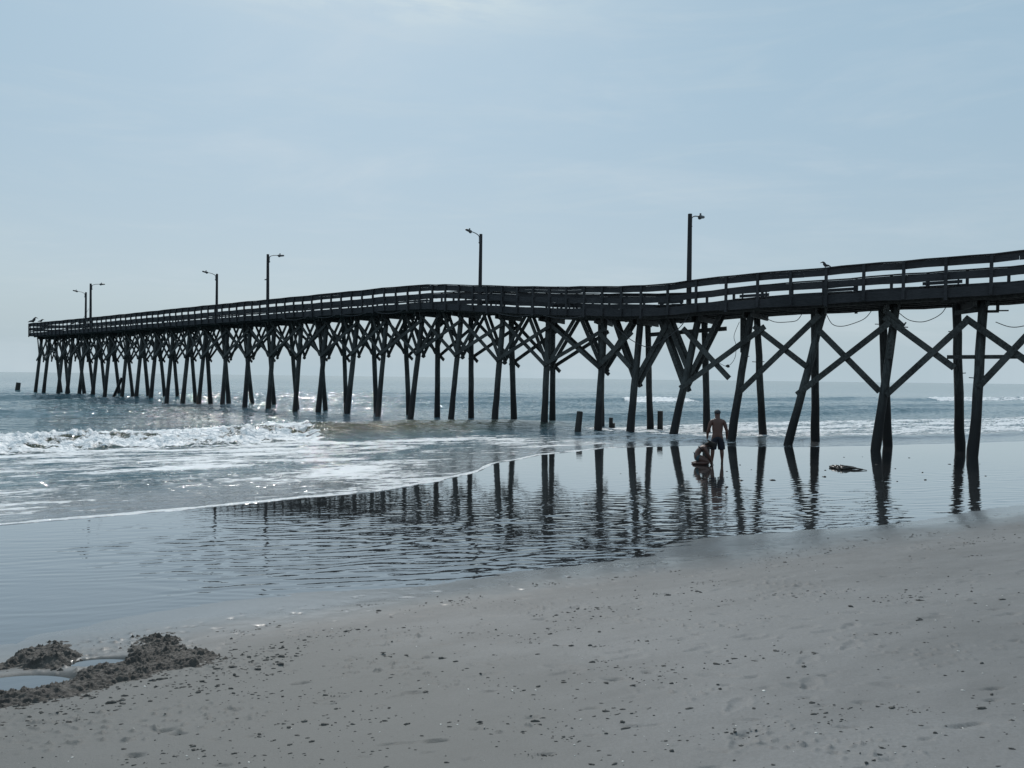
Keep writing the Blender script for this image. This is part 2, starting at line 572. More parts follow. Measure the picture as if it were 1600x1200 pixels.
def sea_fields(x, y):
    n, t = to_nt(x, y)
    r = np.hypot(x, y)
    v = n - edge_n(t)
    lod = 1 - sstep(r, 120, 210)
    film = 1 - sstep(v, 1.0, 6.0)
    z = 0.012 + 0.10 * sstep(v, 0.0, 9.0)
    z = z - 0.045 * (1 - sstep(v, -0.24, 0.05))
    env = sstep(v, 3.0, 13.0)
    out = sstep(n, 36, 60)
    chop = 0.085 * perlin(n / 3.2, t / 8.0, 51) + 0.050 * perlin(n / 1.3, t / 3.0, 52) + 0.024 * perlin(n / 0.55, t / 1.2, 53)
    z = z + env * chop * lod * (0.6 + 0.5 * out)
    z = z + 0.012 * fbm(n / 0.5, t / 1.4, 2, 57) * sstep(v, 0.6, 5) * lod
    wind = sstep(perlin(n / 16, t / 40, 58), -0.25, 0.35)
    z = z + sstep(r, 45, 65) * (1 - sstep(r, 150, 210)) * (0.022 + 0.040 * wind) * perlin(n / 0.75, t / 0.5, 59)
    sw = np.sin(2 * math.pi * (n / 15.5 + 0.5 * perlin(t / 40, n / 60, 54))) * (0.5 + 0.5 * perlin(t / 25, n / 15, 55))
    z = z + 0.15 * out * sw * lod
    foam = np.zeros_like(n)
    silt = np.zeros_like(n)
    # breaker nearest the shore: broken on the left, smooth green shoulder on the right
    nc = np.interp(t, [-30, -2, 6, 12, 17, 24, 32], [31.8, 32.2, 33.2, 34.6, 35.6, 37.0, 38.0]) + 0.35 * perlin(t / 3.0, 0 * t, 61)
    A = np.interp(t, [-40, -12, 0, 7, 15, 20, 25, 30], [0.34, 0.39, 0.42, 0.54, 0.60, 0.44, 0.18, 0.0])
    u = n - nc
    broken = 1 - sstep(t + 1.2 * perlin(n / 2, t / 2, 62), 8.0, 10.0)
    wf = 0.95 + 0.95 * (1 - broken)
    prof = np.where(u < 0, np.exp(-(np.abs(u) / wf) ** 2.2), np.exp(-(u / 2.6) ** 2))
    z = z + A * prof
    zone = sstep(u, -2.6, -1.9) * (1 - sstep(u, 0.05, 0.5)) * broken * (A > 0.02)
    bil = np.abs(perlin(n / 0.62, t / 0.70, 63)) * 0.27 + np.abs(perlin(n / 0.26, t / 0.28, 64)) * 0.20 + 0.07 * np.abs(perlin(n / 0.15, t / 0.15, 66))
    z = z + zone * (bil - 0.04) * (0.78 + 0.7 * perlin(t / 2.5, n / 3, 65))
    foam = np.maximum(foam, zone * (0.56 + 1.5 * bil + 0.34 * perlin(t / 1.6, n / 0.8, 67)))
    foam = np.maximum(foam, (1 - broken) * 0.75 * np.exp(-((u - 0.1) / 0.22) ** 2) * sstep(12.5 - t, 0, 3))
    silt = np.maximum(silt, np.exp(-((u + 0.8) / 1.7) ** 2) * sstep(A, 0.1, 0.45))
    # swash behind the breaker front, left of the pier
    left = 1 - sstep(t, 15, 21)
    front = nc - 2.0 - 1.5 * (1 - broken)
    sw_band = sstep(v, 4.2 + 1.2 * perlin(t / 4, 0 * t, 71), 6.8) * (1 - sstep(n - front, -0.6, 0.5))
    rows = 0.55 + 0.26 * perlin(n / 0.7, t / 3.0, 72) + 0.16 * perlin(n / 2.5, t / 9, 73)
    foam = np.maximum(foam, left * sw_band * (rows + 0.08 * sstep(t, 8, 13)))
    foam = np.maximum(foam, left * 0.95 * np.exp(-((n - front + 0.9) / 0.9) ** 2) * (0.75 + 0.35 * perlin(t / 2.2, n, 74)))
    # low bore and spent foam under the shore end of the pier
    rgt = sstep(t, 19, 25)
    nb = np.interp(t, [18, 24, 30, 40, 60, 120], [27.2, 26.6, 25.2, 23.2, 22.6, 22.5]) + 0.5 * perlin(t / 3.3, 0 * t, 81)
    ub = n - nb
    z = z + rgt * 0.11 * np.where(ub < 0, np.exp(-(ub / 0.35) ** 2), np.exp(-(ub / 4.0) ** 2))
    nfar = np.interp(t, [18, 30, 40, 60, 120], [33.5, 35.5, 36.0, 34.5, 34])
    band = sstep(ub, -0.1, 0.7) * (1 - sstep(n - nfar, -1.0, 1.4))
    foam = np.maximum(foam, rgt * band * (0.60 + 0.28 * perlin(n / 1.6, t / 6.0, 82) + 0.15 * perlin(n / 0.6, t / 2, 83)))
    z = z + rgt * band * 0.05 * np.abs(perlin(n / 0.5, t / 0.7, 84))
    foam = np.maximum(foam, rgt * 0.85 * np.exp(-((n - nfar + 0.8) / 0.9) ** 2) * (0.7 + 0.5 * perlin(t / 3, 0 * t, 85)))
    mid = sstep(t, 12, 17) * (1 - sstep(t, 24, 28))
    foam = np.maximum(foam, mid * sstep(v, 0.9, 2.0) * (1 - sstep(n, 29.5, 32.5)) * (0.60 + 0.3 * perlin(n / 0.8, t / 4, 86)))
    # sea surface filmed with lace near the edge, white rim on the edge itself
    foam = np.maximum(foam, 0.42 * (v > 0.2) * (1 - sstep(v, 4, 8)) * (1 + perlin(n / 2, t / 5, 87)) * (1 - 0.7 * sstep(t, 12, 20)))
    rimw = 0.13 + 0.06 * perlin(t / 0.7, 0 * t, 89)
    rim = np.exp(-((v - 0.10) / rimw) ** 2) * (0.95 + 0.45 * perlin(t / 1.1, 0 * t, 88)) * (1 - 0.75 * sstep(t, 16, 24))
    foam = np.maximum(foam, rim * 1.15)
    # swells further out, two of them spilling
    for c0, t0, t1, amp, wd, sp in ((44.0, 26, 75, 0.36, 1.7, None), (52.0, 55, 140, 0.30, 2.0, None), (76.0, 48, 108, 0.42, 2.6, ((58, 68.5),)),
                                    (71.0, 100, 190, 0.50, 2.8, ((112, 190),)), (81.0, 0, 52, 0.42, 2.6, None), (66.0, 2, 44, 0.25, 1.8, None), (93.0, -10, 50, 0.40, 3.0, None), (106.0, -30, 60, 0.40, 3.2, None), (60, -60, 10, 0.26, 2.4, None)):
        cc = c0 + 1.2 * perlin(t / 14, 0 * t, c0)
        uu = n - cc
        al = sstep(t, t0 - 6, t0 + 4) * (1 - sstep(t, t1 - 4, t1 + 6))
        z = z + amp * al * np.where(uu < 0, np.exp(-(uu / (0.6 * wd)) ** 2), np.exp(-(uu / (1.3 * wd)) ** 2))
        if sp:
            for a_, b_ in sp:
                s_ = sstep(t + 1.5 * perlin(n, t / 2, 91), a_ - 1, a_ + 1) * (1 - sstep(t, b_ - 1.5, b_ + 1.5))
                zz = sstep(uu, -3.6, -2.4) * (1 - sstep(uu, -0.1, 0.5)) * s_
                foam = np.maximum(foam, zz * (0.92 + 0.3 * perlin(t / 2, n / 1, 92)))
                z = z + zz * 0.18 * np.abs(perlin(n / 0.9, t / 1.0, 93))
    foam = np.clip(foam, 0, 1.15) * lod
    return z, foam, silt, film, v


th_sea = np.concatenate([np.arange(R(-88), R(-46), R(1.5)), np.arange(R(-46), R(46), R(0.115)), np.arange(R(46), R(88.1), R(1.5))])
rs = np.concatenate([geo(11.5, 210, 0.0040), geo(213, 45000, 0.04)])
X, Y, F = polar(rs, th_sea)
Z, foam, silt, film, V_ = sea_fields(X, Y)
keep = (V_[F] > -0.40).all(1)
sea = array_mesh('sea', np.stack([X, Y, Z], 1), F[keep], M_SEA, {'foam': foam, 'silt': silt, 'film': film})
tag(sea, 'grey blue sea with breakers and white foam washing in', 'sea', kind='structure')

rs_ = np.random.RandomState(8)
st = rs_.uniform(-16, 9.5, 900)
snc = np.interp(st, [-30, -2, 6, 12, 17, 24, 32], [31.8, 32.2, 33.2, 34.6, 35.6, 37.0, 38.0])
sn = snc + 0.35 * perlin(st / 3.0, 0 * st, 61) + rs_.uniform(-1.6, 0.5, 900)
sx, sy = sn * NS[0] + st * TS[0], sn * NS[1] + st * TS[1]
sz = sea_fields(sx, sy)[0] + np.abs(rs_.normal(0, 0.09, 900)) * (0.5 + perlin(st / 1.3, 0 * st, 68)) + 0.01
mb = MB()
for k in range(900):
    q = 0.007 + 0.016 * rs_.rand() ** 2
    mb.blob((sx[k], sy[k], sz[k]), (q * 1.3, q, q), k, 0.3, 6, 4)
M_SPRAY = mat_plain('white_spray', (0.85, 0.86, 0.87), 0.5, 0, 0.05, 8)
tag(mb.build('sea_spray', M_SPRAY), 'droplets of white spray thrown off the breaking wave', 'spray', kind='stuff')

rp = geo(6.0, 70, 0.0030)
thp = np.arange(R(-55), R(55), R(0.12))
X, Y, F = polar(rp, thp)
n, t = to_nt(X, Y)
V_ = n - edge_n(t)
ripz = sstep(n, 9.3, 10.0) * (1 - sstep(n + 1.0 * perlin(t / 3, n / 2, 101), 13.2, 16.8))
ripz = ripz * (0.30 + 0.70 * sstep(t + 0.5 * (n - 9), 0.6, 3.4)) * (0.75 + 0.35 * perlin(t / 3.0, n / 1.2, 107))
calm = (0.09 + 0.06 * sstep(perlin(t / 4, n / 1.0, 106), 0.2, 0.6)) * (0.35 + 0.65 * sstep(t, 0.5, 4))
wv = 0
for k, (lam, ang, amp) in enumerate(((0.40, 3, 0.7), (0.27, -6, 1.0), (0.205, 9, 0.9), (0.155, -14, 0.6), (0.125, 19, 0.4))):
    a_ = R(ang + 20)
    ph = (n * math.cos(a_) + t * math.sin(a_)) / lam + 1.1 * perlin(t / 2.2, n / 0.8, 110 + k)
    s = np.sin(2 * math.pi * ph)
    wv = wv + amp * lam * s * (0.55 + 0.7 * perlin(t / 1.5, n / 0.5, 120 + k))
Zp = 0.0 + wv * 0.0128 * np.clip(ripz, 0, 1.2) + wv * 0.0135 * calm * 0.9
keep = (n[F] > 8.4).all(1) & (V_[F] < 0.6).all(1)
flat = array_mesh('tidal_flat_water', np.stack([X, Y, Zp], 1), F[keep], M_POOL)
tag(flat, 'thin sheet of still and rippled water mirroring the pier', 'water', kind='structure')

# ------------------------------------------------------------ the pier: frame s (out to sea), n (away from the viewer), z
ANG = R(139.7)
PD = Vector((math.cos(ANG), math.sin(ANG), 0))
PN = Vector((math.sin(ANG), -math.cos(ANG), 0))
P_N0, P_S0 = 33.0, 5.4962


def W(s, n, z):
    return PD * (s + P_S0) + PN * (P_N0 + n) + Vector((0, 0, z))


RS = [-14, -8, -1.6, 0.13, 3.0, 6.0, 8.86, 10.24, 11.7, 13.4, 14.3, 16.2, 18.2, 20.3, 22.6, 25.0, 27.7, 29.3, 31.1, 33.6, 40.6, 60, 80, 98.5, 104]
RZ = [7.85, 7.72, 7.61, 7.57, 7.59, 7.56, 7.57, 7.53, 7.47, 7.40, 7.42, 7.52, 7.64, 7.78, 7.97, 8.18, 8.41, 8.53, 8.57, 8.59, 8.60, 8.63, 8.61, 8.66, 8.66]


def rail_top(s):
    return float(np.interp(s, RS, RZ)) + 0.012 * math.sin(s * 1.9) + 0.008 * math.sin(s * 4.3 + 1)


S_END, S_SHORE = 98.7, -13.0
pier = empty('fishing_pier', W(45, 2, 0))
tag(pier, 'long dark wooden fishing pier on braced leaning piles running out to sea', 'pier')

stations = [S_SHORE]
while stations[-1] < S_END - 0.4:
    stations.append(stations[-1] + (0.77 if stations[-1] < 30 else 1.17))
stations[-1] = S_END


def ribbon(mb, n0, n1, z0, z1, s0=S_SHORE, s1=S_END, joint=None, jitter=0.0, seed=0):
    """long boards following the deck's rise and fall; breaks into lengths with hairline joints"""
    rr_ = random.Random(seed)
    ss_ = [s for s in stations if s0 <= s <= s1]
    if ss_[0] > s0 + 0.01: ss_ = [s0] + ss_
    if ss_[-1] < s1 - 0.01: ss_ = ss_ + [s1]
    dz0 = 0.0
    for i in range(len(ss_) - 1):
        a, b = ss_[i], ss_[i + 1]
        if joint and i % joint == 0:
            dz0 = rr_.uniform(-jitter, jitter); a2 = a + 0.012
            dn = rr_.uniform(-0.004, 0.004)
        else:
            a2 = a
            dn = dn if i else 0
        ra, rb_ = rail_top(a) + dz0, rail_top(b) + dz0
        mb.hexa([W(a2, n0 + dn, ra + z0), W(a2, n1 + dn, ra + z0), W(a2, n1 + dn, ra + z1), W(a2, n0 + dn, ra + z1)],
                [W(b, n0 + dn, rb_ + z0), W(b, n1 + dn, rb_ + z0), W(b, n1 + dn, rb_ + z1), W(b, n0 + dn, rb_ + z1)])


def part(mb, name, mat, parent=pier, label=None):
    o = mb.build(name, mat, parent)
    if label: o['label'] = label
    return o


# railings, near side (n = 0) and far side (n = 4)
for side, n0, seed in (('near', 0.0, 1), ('far', 4.0, 2)):
    g = 1 if side == 'near' else -1
    def span(a, b):
        return (n0 + a, n0 + b) if g > 0 else (n0 - b, n0 - a)
    mb = MB(); ribbon(mb, *span(-0.02, 0.025), -1.53, -1.15, joint=6, jitter=0.02, seed=seed); part(mb, 'rim_board', M_RAIL)
    mb = MB(); ribbon(mb, *span(-0.02, 0.02), -0.86, -0.58, joint=6, jitter=0.025, seed=seed + 10); part(mb, 'middle_rail', M_RAIL)
    mb = MB(); ribbon(mb, *span(-0.02, 0.02), -1.06, -0.955, s0=29.0, joint=5, jitter=0.02, seed=seed + 15); part(mb, 'lower_rail', M_RAIL)
    mb = MB(); ribbon(mb, *span(-0.021, 0.021), -0.385, -0.30, s0=24.0, joint=7, jitter=0.01, seed=seed + 25)
    ribbon(mb, *span(-0.02, 0.02), -0.33, -0.18, joint=5, jitter=0.008, seed=seed + 20)
    ribbon(mb, *span(-0.024, 0.016), -0.178, -0.05, joint=7, jitter=0.008, seed=seed + 30); part(mb, 'top_rail', M_RAIL)
    mb = MB(); ribbon(mb, *span(-0.10, 0.12), -0.035, 0.005, joint=6, jitter=0.004, seed=seed + 40); part(mb, 'handrail_cap', M_RAIL)
    ps = []
    s = -12.4
    while s < S_END - 0.2:
        ps.append(s); s += 1.477 if s < 14 else 1.135
    ps.append(S_END - 0.06)
    far_mb = MB()
    for i, s in enumerate(ps):
        r_ = rail_top(s)
        lo = -1.62 if i % 3 == 0 else -1.50
        a, b = span(-0.12, -0.025)
        if g < 0: a, b = n0 + 0.025, n0 + 0.12
        mb = MB()
        lean = random.uniform(-0.012, 0.012)
        hw = 0.055
        mb.hexa([W(s - hw, a, r_ + lo), W(s + hw, a, r_ + lo), W(s + hw, b, r_ + lo), W(s - hw, b, r_ + lo)],
                [W(s - hw + lean, a, r_ - 0.037), W(s + hw + lean, a, r_ - 0.037), W(s + hw + lean, b, r_ - 0.037), W(s - hw + lean, b, r_ - 0.037)])
        if g > 0:
            part(mb, 'post', M_RAIL)
        else:
            far_mb.v, far_mb.f, far_mb.sm = far_mb.v, far_mb.f, far_mb.sm
            far_mb.add(mb.v, mb.f)
    if g < 0:
        o = part(far_mb, 'post', M_RAIL); o['kind'] = 'stuff'
# end railing across the head of the pier
mb = MB()
for z0, z1 in ((-1.53, -1.15), (-0.83, -0.60), (-0.33, -0.05), (-0.035, 0.005)):
    r_ = rail_top(S_END)
    mb.hexa([W(S_END + 0.003, 0.03, r_ + z0), W(S_END + 0.045, 0.03, r_ + z0), W(S_END + 0.045, 3.97, r_ + z0), W(S_END + 0.003, 3.97, r_ + z0)],
            [W(S_END + 0.003, 0.03, r_ + z1), W(S_END + 0.045, 0.03, r_ + z1), W(S_END + 0.045, 3.97, r_ + z1), W(S_END + 0.003, 3.97, r_ + z1)])
part(mb, 'end_railing', M_RAIL)

# deck planks
mb = MB()
s = S_SHORE
k = 0
while s < S_END - 0.16:
    r_ = rail_top(s + 0.07)
    e = random.uniform(0, 0.006)
    mb.hexa([W(s, 0.03, r_ - 1.20 + e), W(s + 0.145, 0.03, r_ - 1.20 + e), W(s + 0.145, 3.97, r_ - 1.20 + e), W(s, 3.97, r_ - 1.20 + e)],
            [W(s, 0.03, r_ - 1.155 + e), W(s + 0.145, 0.03, r_ - 1.155 + e), W(s + 0.145, 3.97, r_ - 1.155 + e), W(s, 3.97, r_ - 1.155 + e)])
    s += 0.153
part(mb, 'deck', M_DECK)
for n_ in (0.55, 1.25, 2.0, 2.75, 3.45):
    mb = MB(); ribbon(mb, n_ - 0.06, n_ + 0.06, -1.62, -1.21, joint=9, jitter=0.015, seed=int(n_ * 100)); part(mb, 'stringer', M_BRACE)

NB = [-10.6, -7.1, -3.55, 0.0, 3.45, 7.04, 9.67, 12.66, 15.07, 17.01, 20.56, 24.24, 27.81, 31.45, 34.68, 37.99, 41.35, 44.23, 47.85, 51.28, 54.78, 58.76, 61.64, 64.68, 67.9, 71.03, 74.19, 78.32, 81.4, 84.99, 88.41, 91.05, 95.52, 98.2]
NTOP = [-10.5, -7.2, -3.5, -0.19, 2.89, 5.74, 9.05, 11.64, 14.91, 17.12, 20.84, 24.21, 27.61, 31.05, 34.64, 37.71, 41.26, 44.46, 48.08, 51.61, 55.11, 58.76, 61.61, 64.75, 68.0, 71.1, 74.3, 78.4, 81.5, 85.0, 88.45, 91.1, 95.5, 98.1]
RTOP = [-10.3, -7.0, -3.4, 1.02, 3.83, 6.71, 9.42, 12.14, 15.36, 18.31, 21.64, 24.86, 28.18, 31.2, 34.48, 37.89, 41.3]
RBASE = [-10.2, -6.9, -3.0, 0.94, 3.73, 6.84, 9.35, 12.27, 15.58, 18.74, 22.19, 25.18, 28.82, 31.97, 34.79, 38.31, 41.83]
for i in range(len(RTOP), len(NB)):
    RTOP.append(NTOP[i] + random.uniform(-0.2, 0.25))
    RBASE.append(NB[i] + random.uniform(-0.1, 0.45))
NODE = [2.5, 2.4, 2.5, 2.66, 2.28, 2.26, 2.23, 2.45, 2.63, 3.38, 3.55, 3.82, 4.16, 4.27, 4.31, 4.30]
while len(NODE) < len(NB): NODE.append(4.28 + random.uniform(-0.08, 0.08))


def pile_pt(b, row, z):
    """centre of a pile of bent b at height z"""
    if row == 'near': s0, s1, n0, n1 = NB[b], NTOP[b], 0.5, 1.2
    else: s0, s1, n0, n1 = RBASE[b], RTOP[b], 3.4, 2.6
    zt = rail_top(s1) - 1.3
    k_ = z / zt
    return s0 + (s1 - s0) * k_, n0 + (n1 - n0) * k_


BENTS = []
for b in range(len(NB)):
    s_mid = (NTOP[b] + RTOP[b]) / 2
    bo = empty('bent', W(NTOP[b], 2.0, 0) - pier.location, pier)
    BENTS.append(bo)
    for row in ('near', 'far'):
        st = NTOP[b] if row == 'near' else RTOP[b]
        zt = rail_top(st) - 1.45
        mb = MB()
        zs = [-0.9, -0.2, 0.3, 0.9, 1.6, 2.4, 3.2, 4.0, 4.8, zt]
        rad = 0.168 * random.uniform(0.93, 1.07)
        pts, rads = [], []
        wob = [random.uniform(-0.03, 0.03) for _ in zs]
        for z_, w_ in zip(zs, wob):
            s_, n_ = pile_pt(b, row, z_)
            pts.append(W(s_ + w_ * 0.7, n_ + w_ * 0.3, z_))
            flare = 0.025 * max(0, 1 - abs(z_ - 0.3) / 1.4)
            rads.append(rad * (1.06 - 0.10 * z_ / zt) + flare)
        mb.tube(pts, rads, 12, True, 0.035)
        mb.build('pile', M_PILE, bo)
    # split cap: a heavy plank either side of the pile heads
    mb = MB()
    for off in (-0.20, 0.20):
        za = rail_top(NTOP[b]) - 1.70
        mb.beam(W(NTOP[b] + off, 0.62 + random.uniform(-.1, .1), za), W(RTOP[b] + off, 3.35 + random.uniform(-.1, .15), za), 0.09, 0.30)
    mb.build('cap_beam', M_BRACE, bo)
    # knee braces: twin planks from the node up to the stringers (not on the newest shore bents)
    if NB[b] > 12:
        for dr in (-1, 1):
            mb = MB()
            zn = NODE[b] - 0.05
            sn, nn_ = pile_pt(b, 'near', zn)
            su = sn + dr * 1.62
            zu = rail_top(su) - 1.60
            for off in (-0.21, 0.21):
                mb.beam(W(sn - dr * 0.1, nn_ + off + 0.25, zn - 0.15), W(su, 1.45 + off, zu), 0.20, 0.07, up=PN)
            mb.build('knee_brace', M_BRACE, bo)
        if NB[b] > 30:
            mb = MB()
            zn = NODE[b] + 0.1
            sn, nn_ = pile_pt(b, 'far', zn)
            for dr in (-1, 1):
                mb.beam(W(sn, nn_ - 0.18, zn), W(sn + dr * 1.6, 2.5, rail_top(sn + dr * 1.6) - 1.6), 0.20, 0.07, up=PN)
            mb.build('back_knee_brace', M_BRACE, bo)


def plank(parent, a, b, n_=0.85, w_=0.075, h_=0.235, name='cross_brace', n2=None):
    mb = MB()
    mb.beam(W(a[0], n_, a[1]), W(b[0], n_ if n2 is None else n2, b[1]), h_, w_, up=PN)
    return mb.build(name, M_BRACE, parent)


# long diagonal braces of the near row, bay by bay
for b in range(9, len(NB) - 1):
    c = b + 1
    for row in ('near', 'far'):
        off = -0.20 if row == 'near' else 0.20
        zlo_b, zlo_c = NODE[b], NODE[c]
        zhb, zhc = rail_top(NTOP[b]) - 1.95, rail_top(NTOP[c]) - 1.85
        sl, nl = pile_pt(b, row, zlo_b); sh, nh = pile_pt(c, row, zhc)
        ext = 0.0 if row == 'near' else 0.45
        d_ = Vector((sh - sl, zhc - zlo_b)).normalized()
        plank(BENTS[b], (sl - d_[0] * (ext + .08), zlo_b - d_[1] * (ext + .08)), (sh + d_[0] * 0.12, zhc + d_[1] * 0.12), nl + off, n2=nh + off, w_=0.07, h_=0.20)
        zh2 = zhb - 0.35
        sl, nl = pile_pt(c, row, zlo_c); sh, nh = pile_pt(b, row, zh2)
        d_ = Vector((sh - sl, zh2 - zlo_c)).normalized()
        o2 = off + (-0.08 if row == 'near' else 0.08)
        plank(BENTS[b], (sl - d_[0] * (ext + .05), zlo_c - d_[1] * (ext + .05)), (sh + d_[0] * 0.35, zh2 + d_[1] * 0.35), nl + o2, n2=nh + o2, w_=0.07, h_=0.20)
# braces of the shore bents, as they stand
for bi, lst in ((3, (((3.11, 2.29), (0.25, 5.22)), ((3.25, 5.47), (0.71, 3.39)), ((-0.12, 2.66), (-1.72, 4.68)), ((0.38, 5.32), (-2.4, 3.0)))),
                (2, (((-3.6, 2.5), (-6.9, 5.2)), ((-3.4, 5.3), (-6.9, 2.6)))),
                (4, (((6.72, 2.22), (3.0, 5.24)), ((5.83, 4.98), (3.38, 2.42)))),
                (5, (((9.45, 2.18), (5.80, 5.66)), ((8.74, 5.28), (6.35, 3.44)))),
                (6, (((12.36, 2.40), (8.2, 5.24)), ((12.3, 5.3), (9.9, 2.9)))),
                (7, (((15.2, 2.55), (13.2, 5.7)), ((15.0, 2.45), (12.95, 5.7)), ((12.0, 3.0), (13.3, 5.8)), ((11.8, 2.9), (13.1, 5.8)))),
                (8, (((17.2, 3.4), (15.1, 5.2)), ((17.1, 5.2), (15.2, 3.4))))):
    for k, (a, c) in enumerate(lst):
        plank(BENTS[bi], a, c, 0.62 + 0.09 * (k % 2) + (0.35 if bi == 7 else 0), 0.075, 0.24)
# bars left from repairs
mb = MB(); mb.beam(W(1.01, 1.0, 3.82), W(-3.9, 1.0, 3.80), 0.10, 0.15); mb.build('horizontal_tie', M_BRACE, BENTS[3])
mb = MB(); mb.beam(W(14.74, 1.7, 5.10), W(10.52, 1.7, 5.28), 0.08, 0.20); mb.build('horizontal_tie', M_BRACE, BENTS[7])
mb = MB(); mb.beam(W(9.60, 1.5, 5.80), W(9.36, 1.0, 4.12), 0.26, 0.09, up=PN); mb.build('broken_plank', M_BRACE, BENTS[6])
mb = MB(); mb.beam(W(0.80, 1.2, 5.55), W(-0.30, 1.2, 5.66), 0.09, 0.16)
mb.beam(W(-0.30, 1.25, 5.56), W(-0.66, 1.25, 5.55), 0.08, 0.10)
mb.beam(W(-0.62, 1.25, 5.55), W(-0.62, 1.25, 5.95), 0.07, 0.09)
mb.beam(W(-0.66, 1.2, 5.57), W(-0.98, 1.2, 5.56), 0.05, 0.05); mb.build('broken_bracket', M_BRACE, BENTS[3])
mb = MB(); mb.beam(W(3.25, 0.8, 5.75), W(2.55, 0.8, 5.05), 0.20, 0.09, up=PN)
mb.beam(W(2.62, 0.8, 5.02), W(2.45, 0.8, 5.22), 0.05, 0.05, up=PN); mb.beam(W(2.62, 0.8, 5.04), W(2.38, 0.8, 5.02), 0.04, 0.04, up=PN)
mb.build('splintered_plank', M_BRACE, BENTS[4])
mb = MB(); mb.beam(W(2.98, 0.75, 4.55), W(3.05, 0.72, 3.75), 0.20, 0.1, up=PN); mb.build('scab_plank', M_BRACE, BENTS[4])
for bi, row, zz, sd in ((3, 'far', 4.9, 1), (3, 'far', 3.2, -1), (3, 'near', 4.6, -1), (3, 'near', 3.0, 1), (4, 'far', 5.3, 1), (5, 'near', 4.9, -1), (5, 'near', 3.6, 1), (6, 'near', 3.9, -1), (6, 'far', 3.7, 1), (6, 'far', 3.7, -1)):
    s_, n_ = pile_pt(bi, row, zz)
    mb = MB(); mb.tube([W(s_, n_ - 0.1, zz), W(s_ + sd * 0.30, n_ - 0.12, zz + 0.02)], 0.018, 6); mb.build('rusty_bolt', M_METAL, BENTS[bi])
# a fallen raker leaning on one of the seaward bents
s_, n_ = pile_pt(26, 'near', 2.3)
mb = MB(); mb.tube([W(s_ + 2.3, 0.3, -0.6), W(s_ + 0.1, 0.55, 2.3)], 0.14, 10); mb.build('raker_pile', M_PILE, BENTS[26])

# ------------------------------------------------------------ lamps
LAMPS = [(11.72, 'near', 10.65, 'tallest looking lamp post on the pier, arm bent right, nearest the beach'),
         (28.57, 'far', 12.13, 'second lamp post from the beach end, arm pointing left over the sagging deck'),
         (47.5, 'near', 12.14, 'third lamp post from the beach end, arm pointing right, mid pier'),
         (61.92, 'far', 12.16, 'fourth lamp post from the beach end, short arm pointing left'),
         (81.08, 'near', 12.23, 'right hand lamp post of the far pair near the pier head, arm pointing right'),
         (92.12, 'far', 12.35, 'left hand lamp post of the far pair near the pier head, arm pointing left')]
for s, side, zt, lab in LAMPS:
    n_ = 0.16 if side == 'near' else 3.84
    g = 1 if side == 'near' else -1
    zb_ = rail_top(s) - 1.15
    root = empty('lamp_post', W(s, n_, zb_))
    tag(root, lab, 'lamp post', 'lamp posts along the pier')
    mb = MB()
    ln = random.uniform(-0.06, 0.06)
    mb.tube([W(s, n_, zb_ - (0.05 if side == 'far' else 0.0)), W(s + ln * .4, n_, (zb_ + zt) / 2), W(s + ln, n_, zt)], [0.125, 0.115, 0.10], 12)
    mb.build('pole', M_POLE, root)
    mb = MB()
    za = zt - 0.22
    arm = [(0.09, -0.02), (0.26, 0.12), (0.50, 0.20), (0.76, 0.235), (0.98, 0.25)]
    mb.tube([W(s + ln, n_ + g * a, za + h) for a, h in arm], 0.028, 8)
    mb.build('arm', M_METAL, root)
    mb = MB()
    mb.beam(W(s + ln, n_ + g * 0.105, za - 0.42), W(s + ln, n_ + g * 0.125, za + 0.06), 0.09, 0.05)
    mb.beam(W(s + ln, n_ + g * 0.11, za - 0.40), W(s + ln, n_ + g * 0.19, za - 0.32), 0.06, 0.05)
    mb.build('bracket', M_METAL, root)
    mb = MB()
    mb.tube([W(s + ln, n_ + g * 0.88, za + 0.235), W(s + ln, n_ + g * 0.95, za + 0.245), W(s + ln, n_ + g * 1.13, za + 0.265), W(s + ln, n_ + g * 1.40, za + 0.30), W(s + ln, n_ + g * 1.44, za + 0.305)], [0.05, 0.085, 0.085, 0.065, 0.03], 10)
    mb.blob(tuple(W(s + ln, n_ + g * 1.0, za + 0.18)), (0.09, 0.09, 0.06), 3, 0.02, 10, 6)
    hd = mb.build('lamp_head', M_METAL, root)
    mb = MB()
    mb.tube([W(s + ln, n_ + g * 1.07, za + 0.30), W(s + ln, n_ + g * 1.07, za + 0.43)], 0.045, 8)
    o = mb.build('photocell', M_METAL)
    o.parent = hd
    o.location = -Vector(hd.location) - root.location

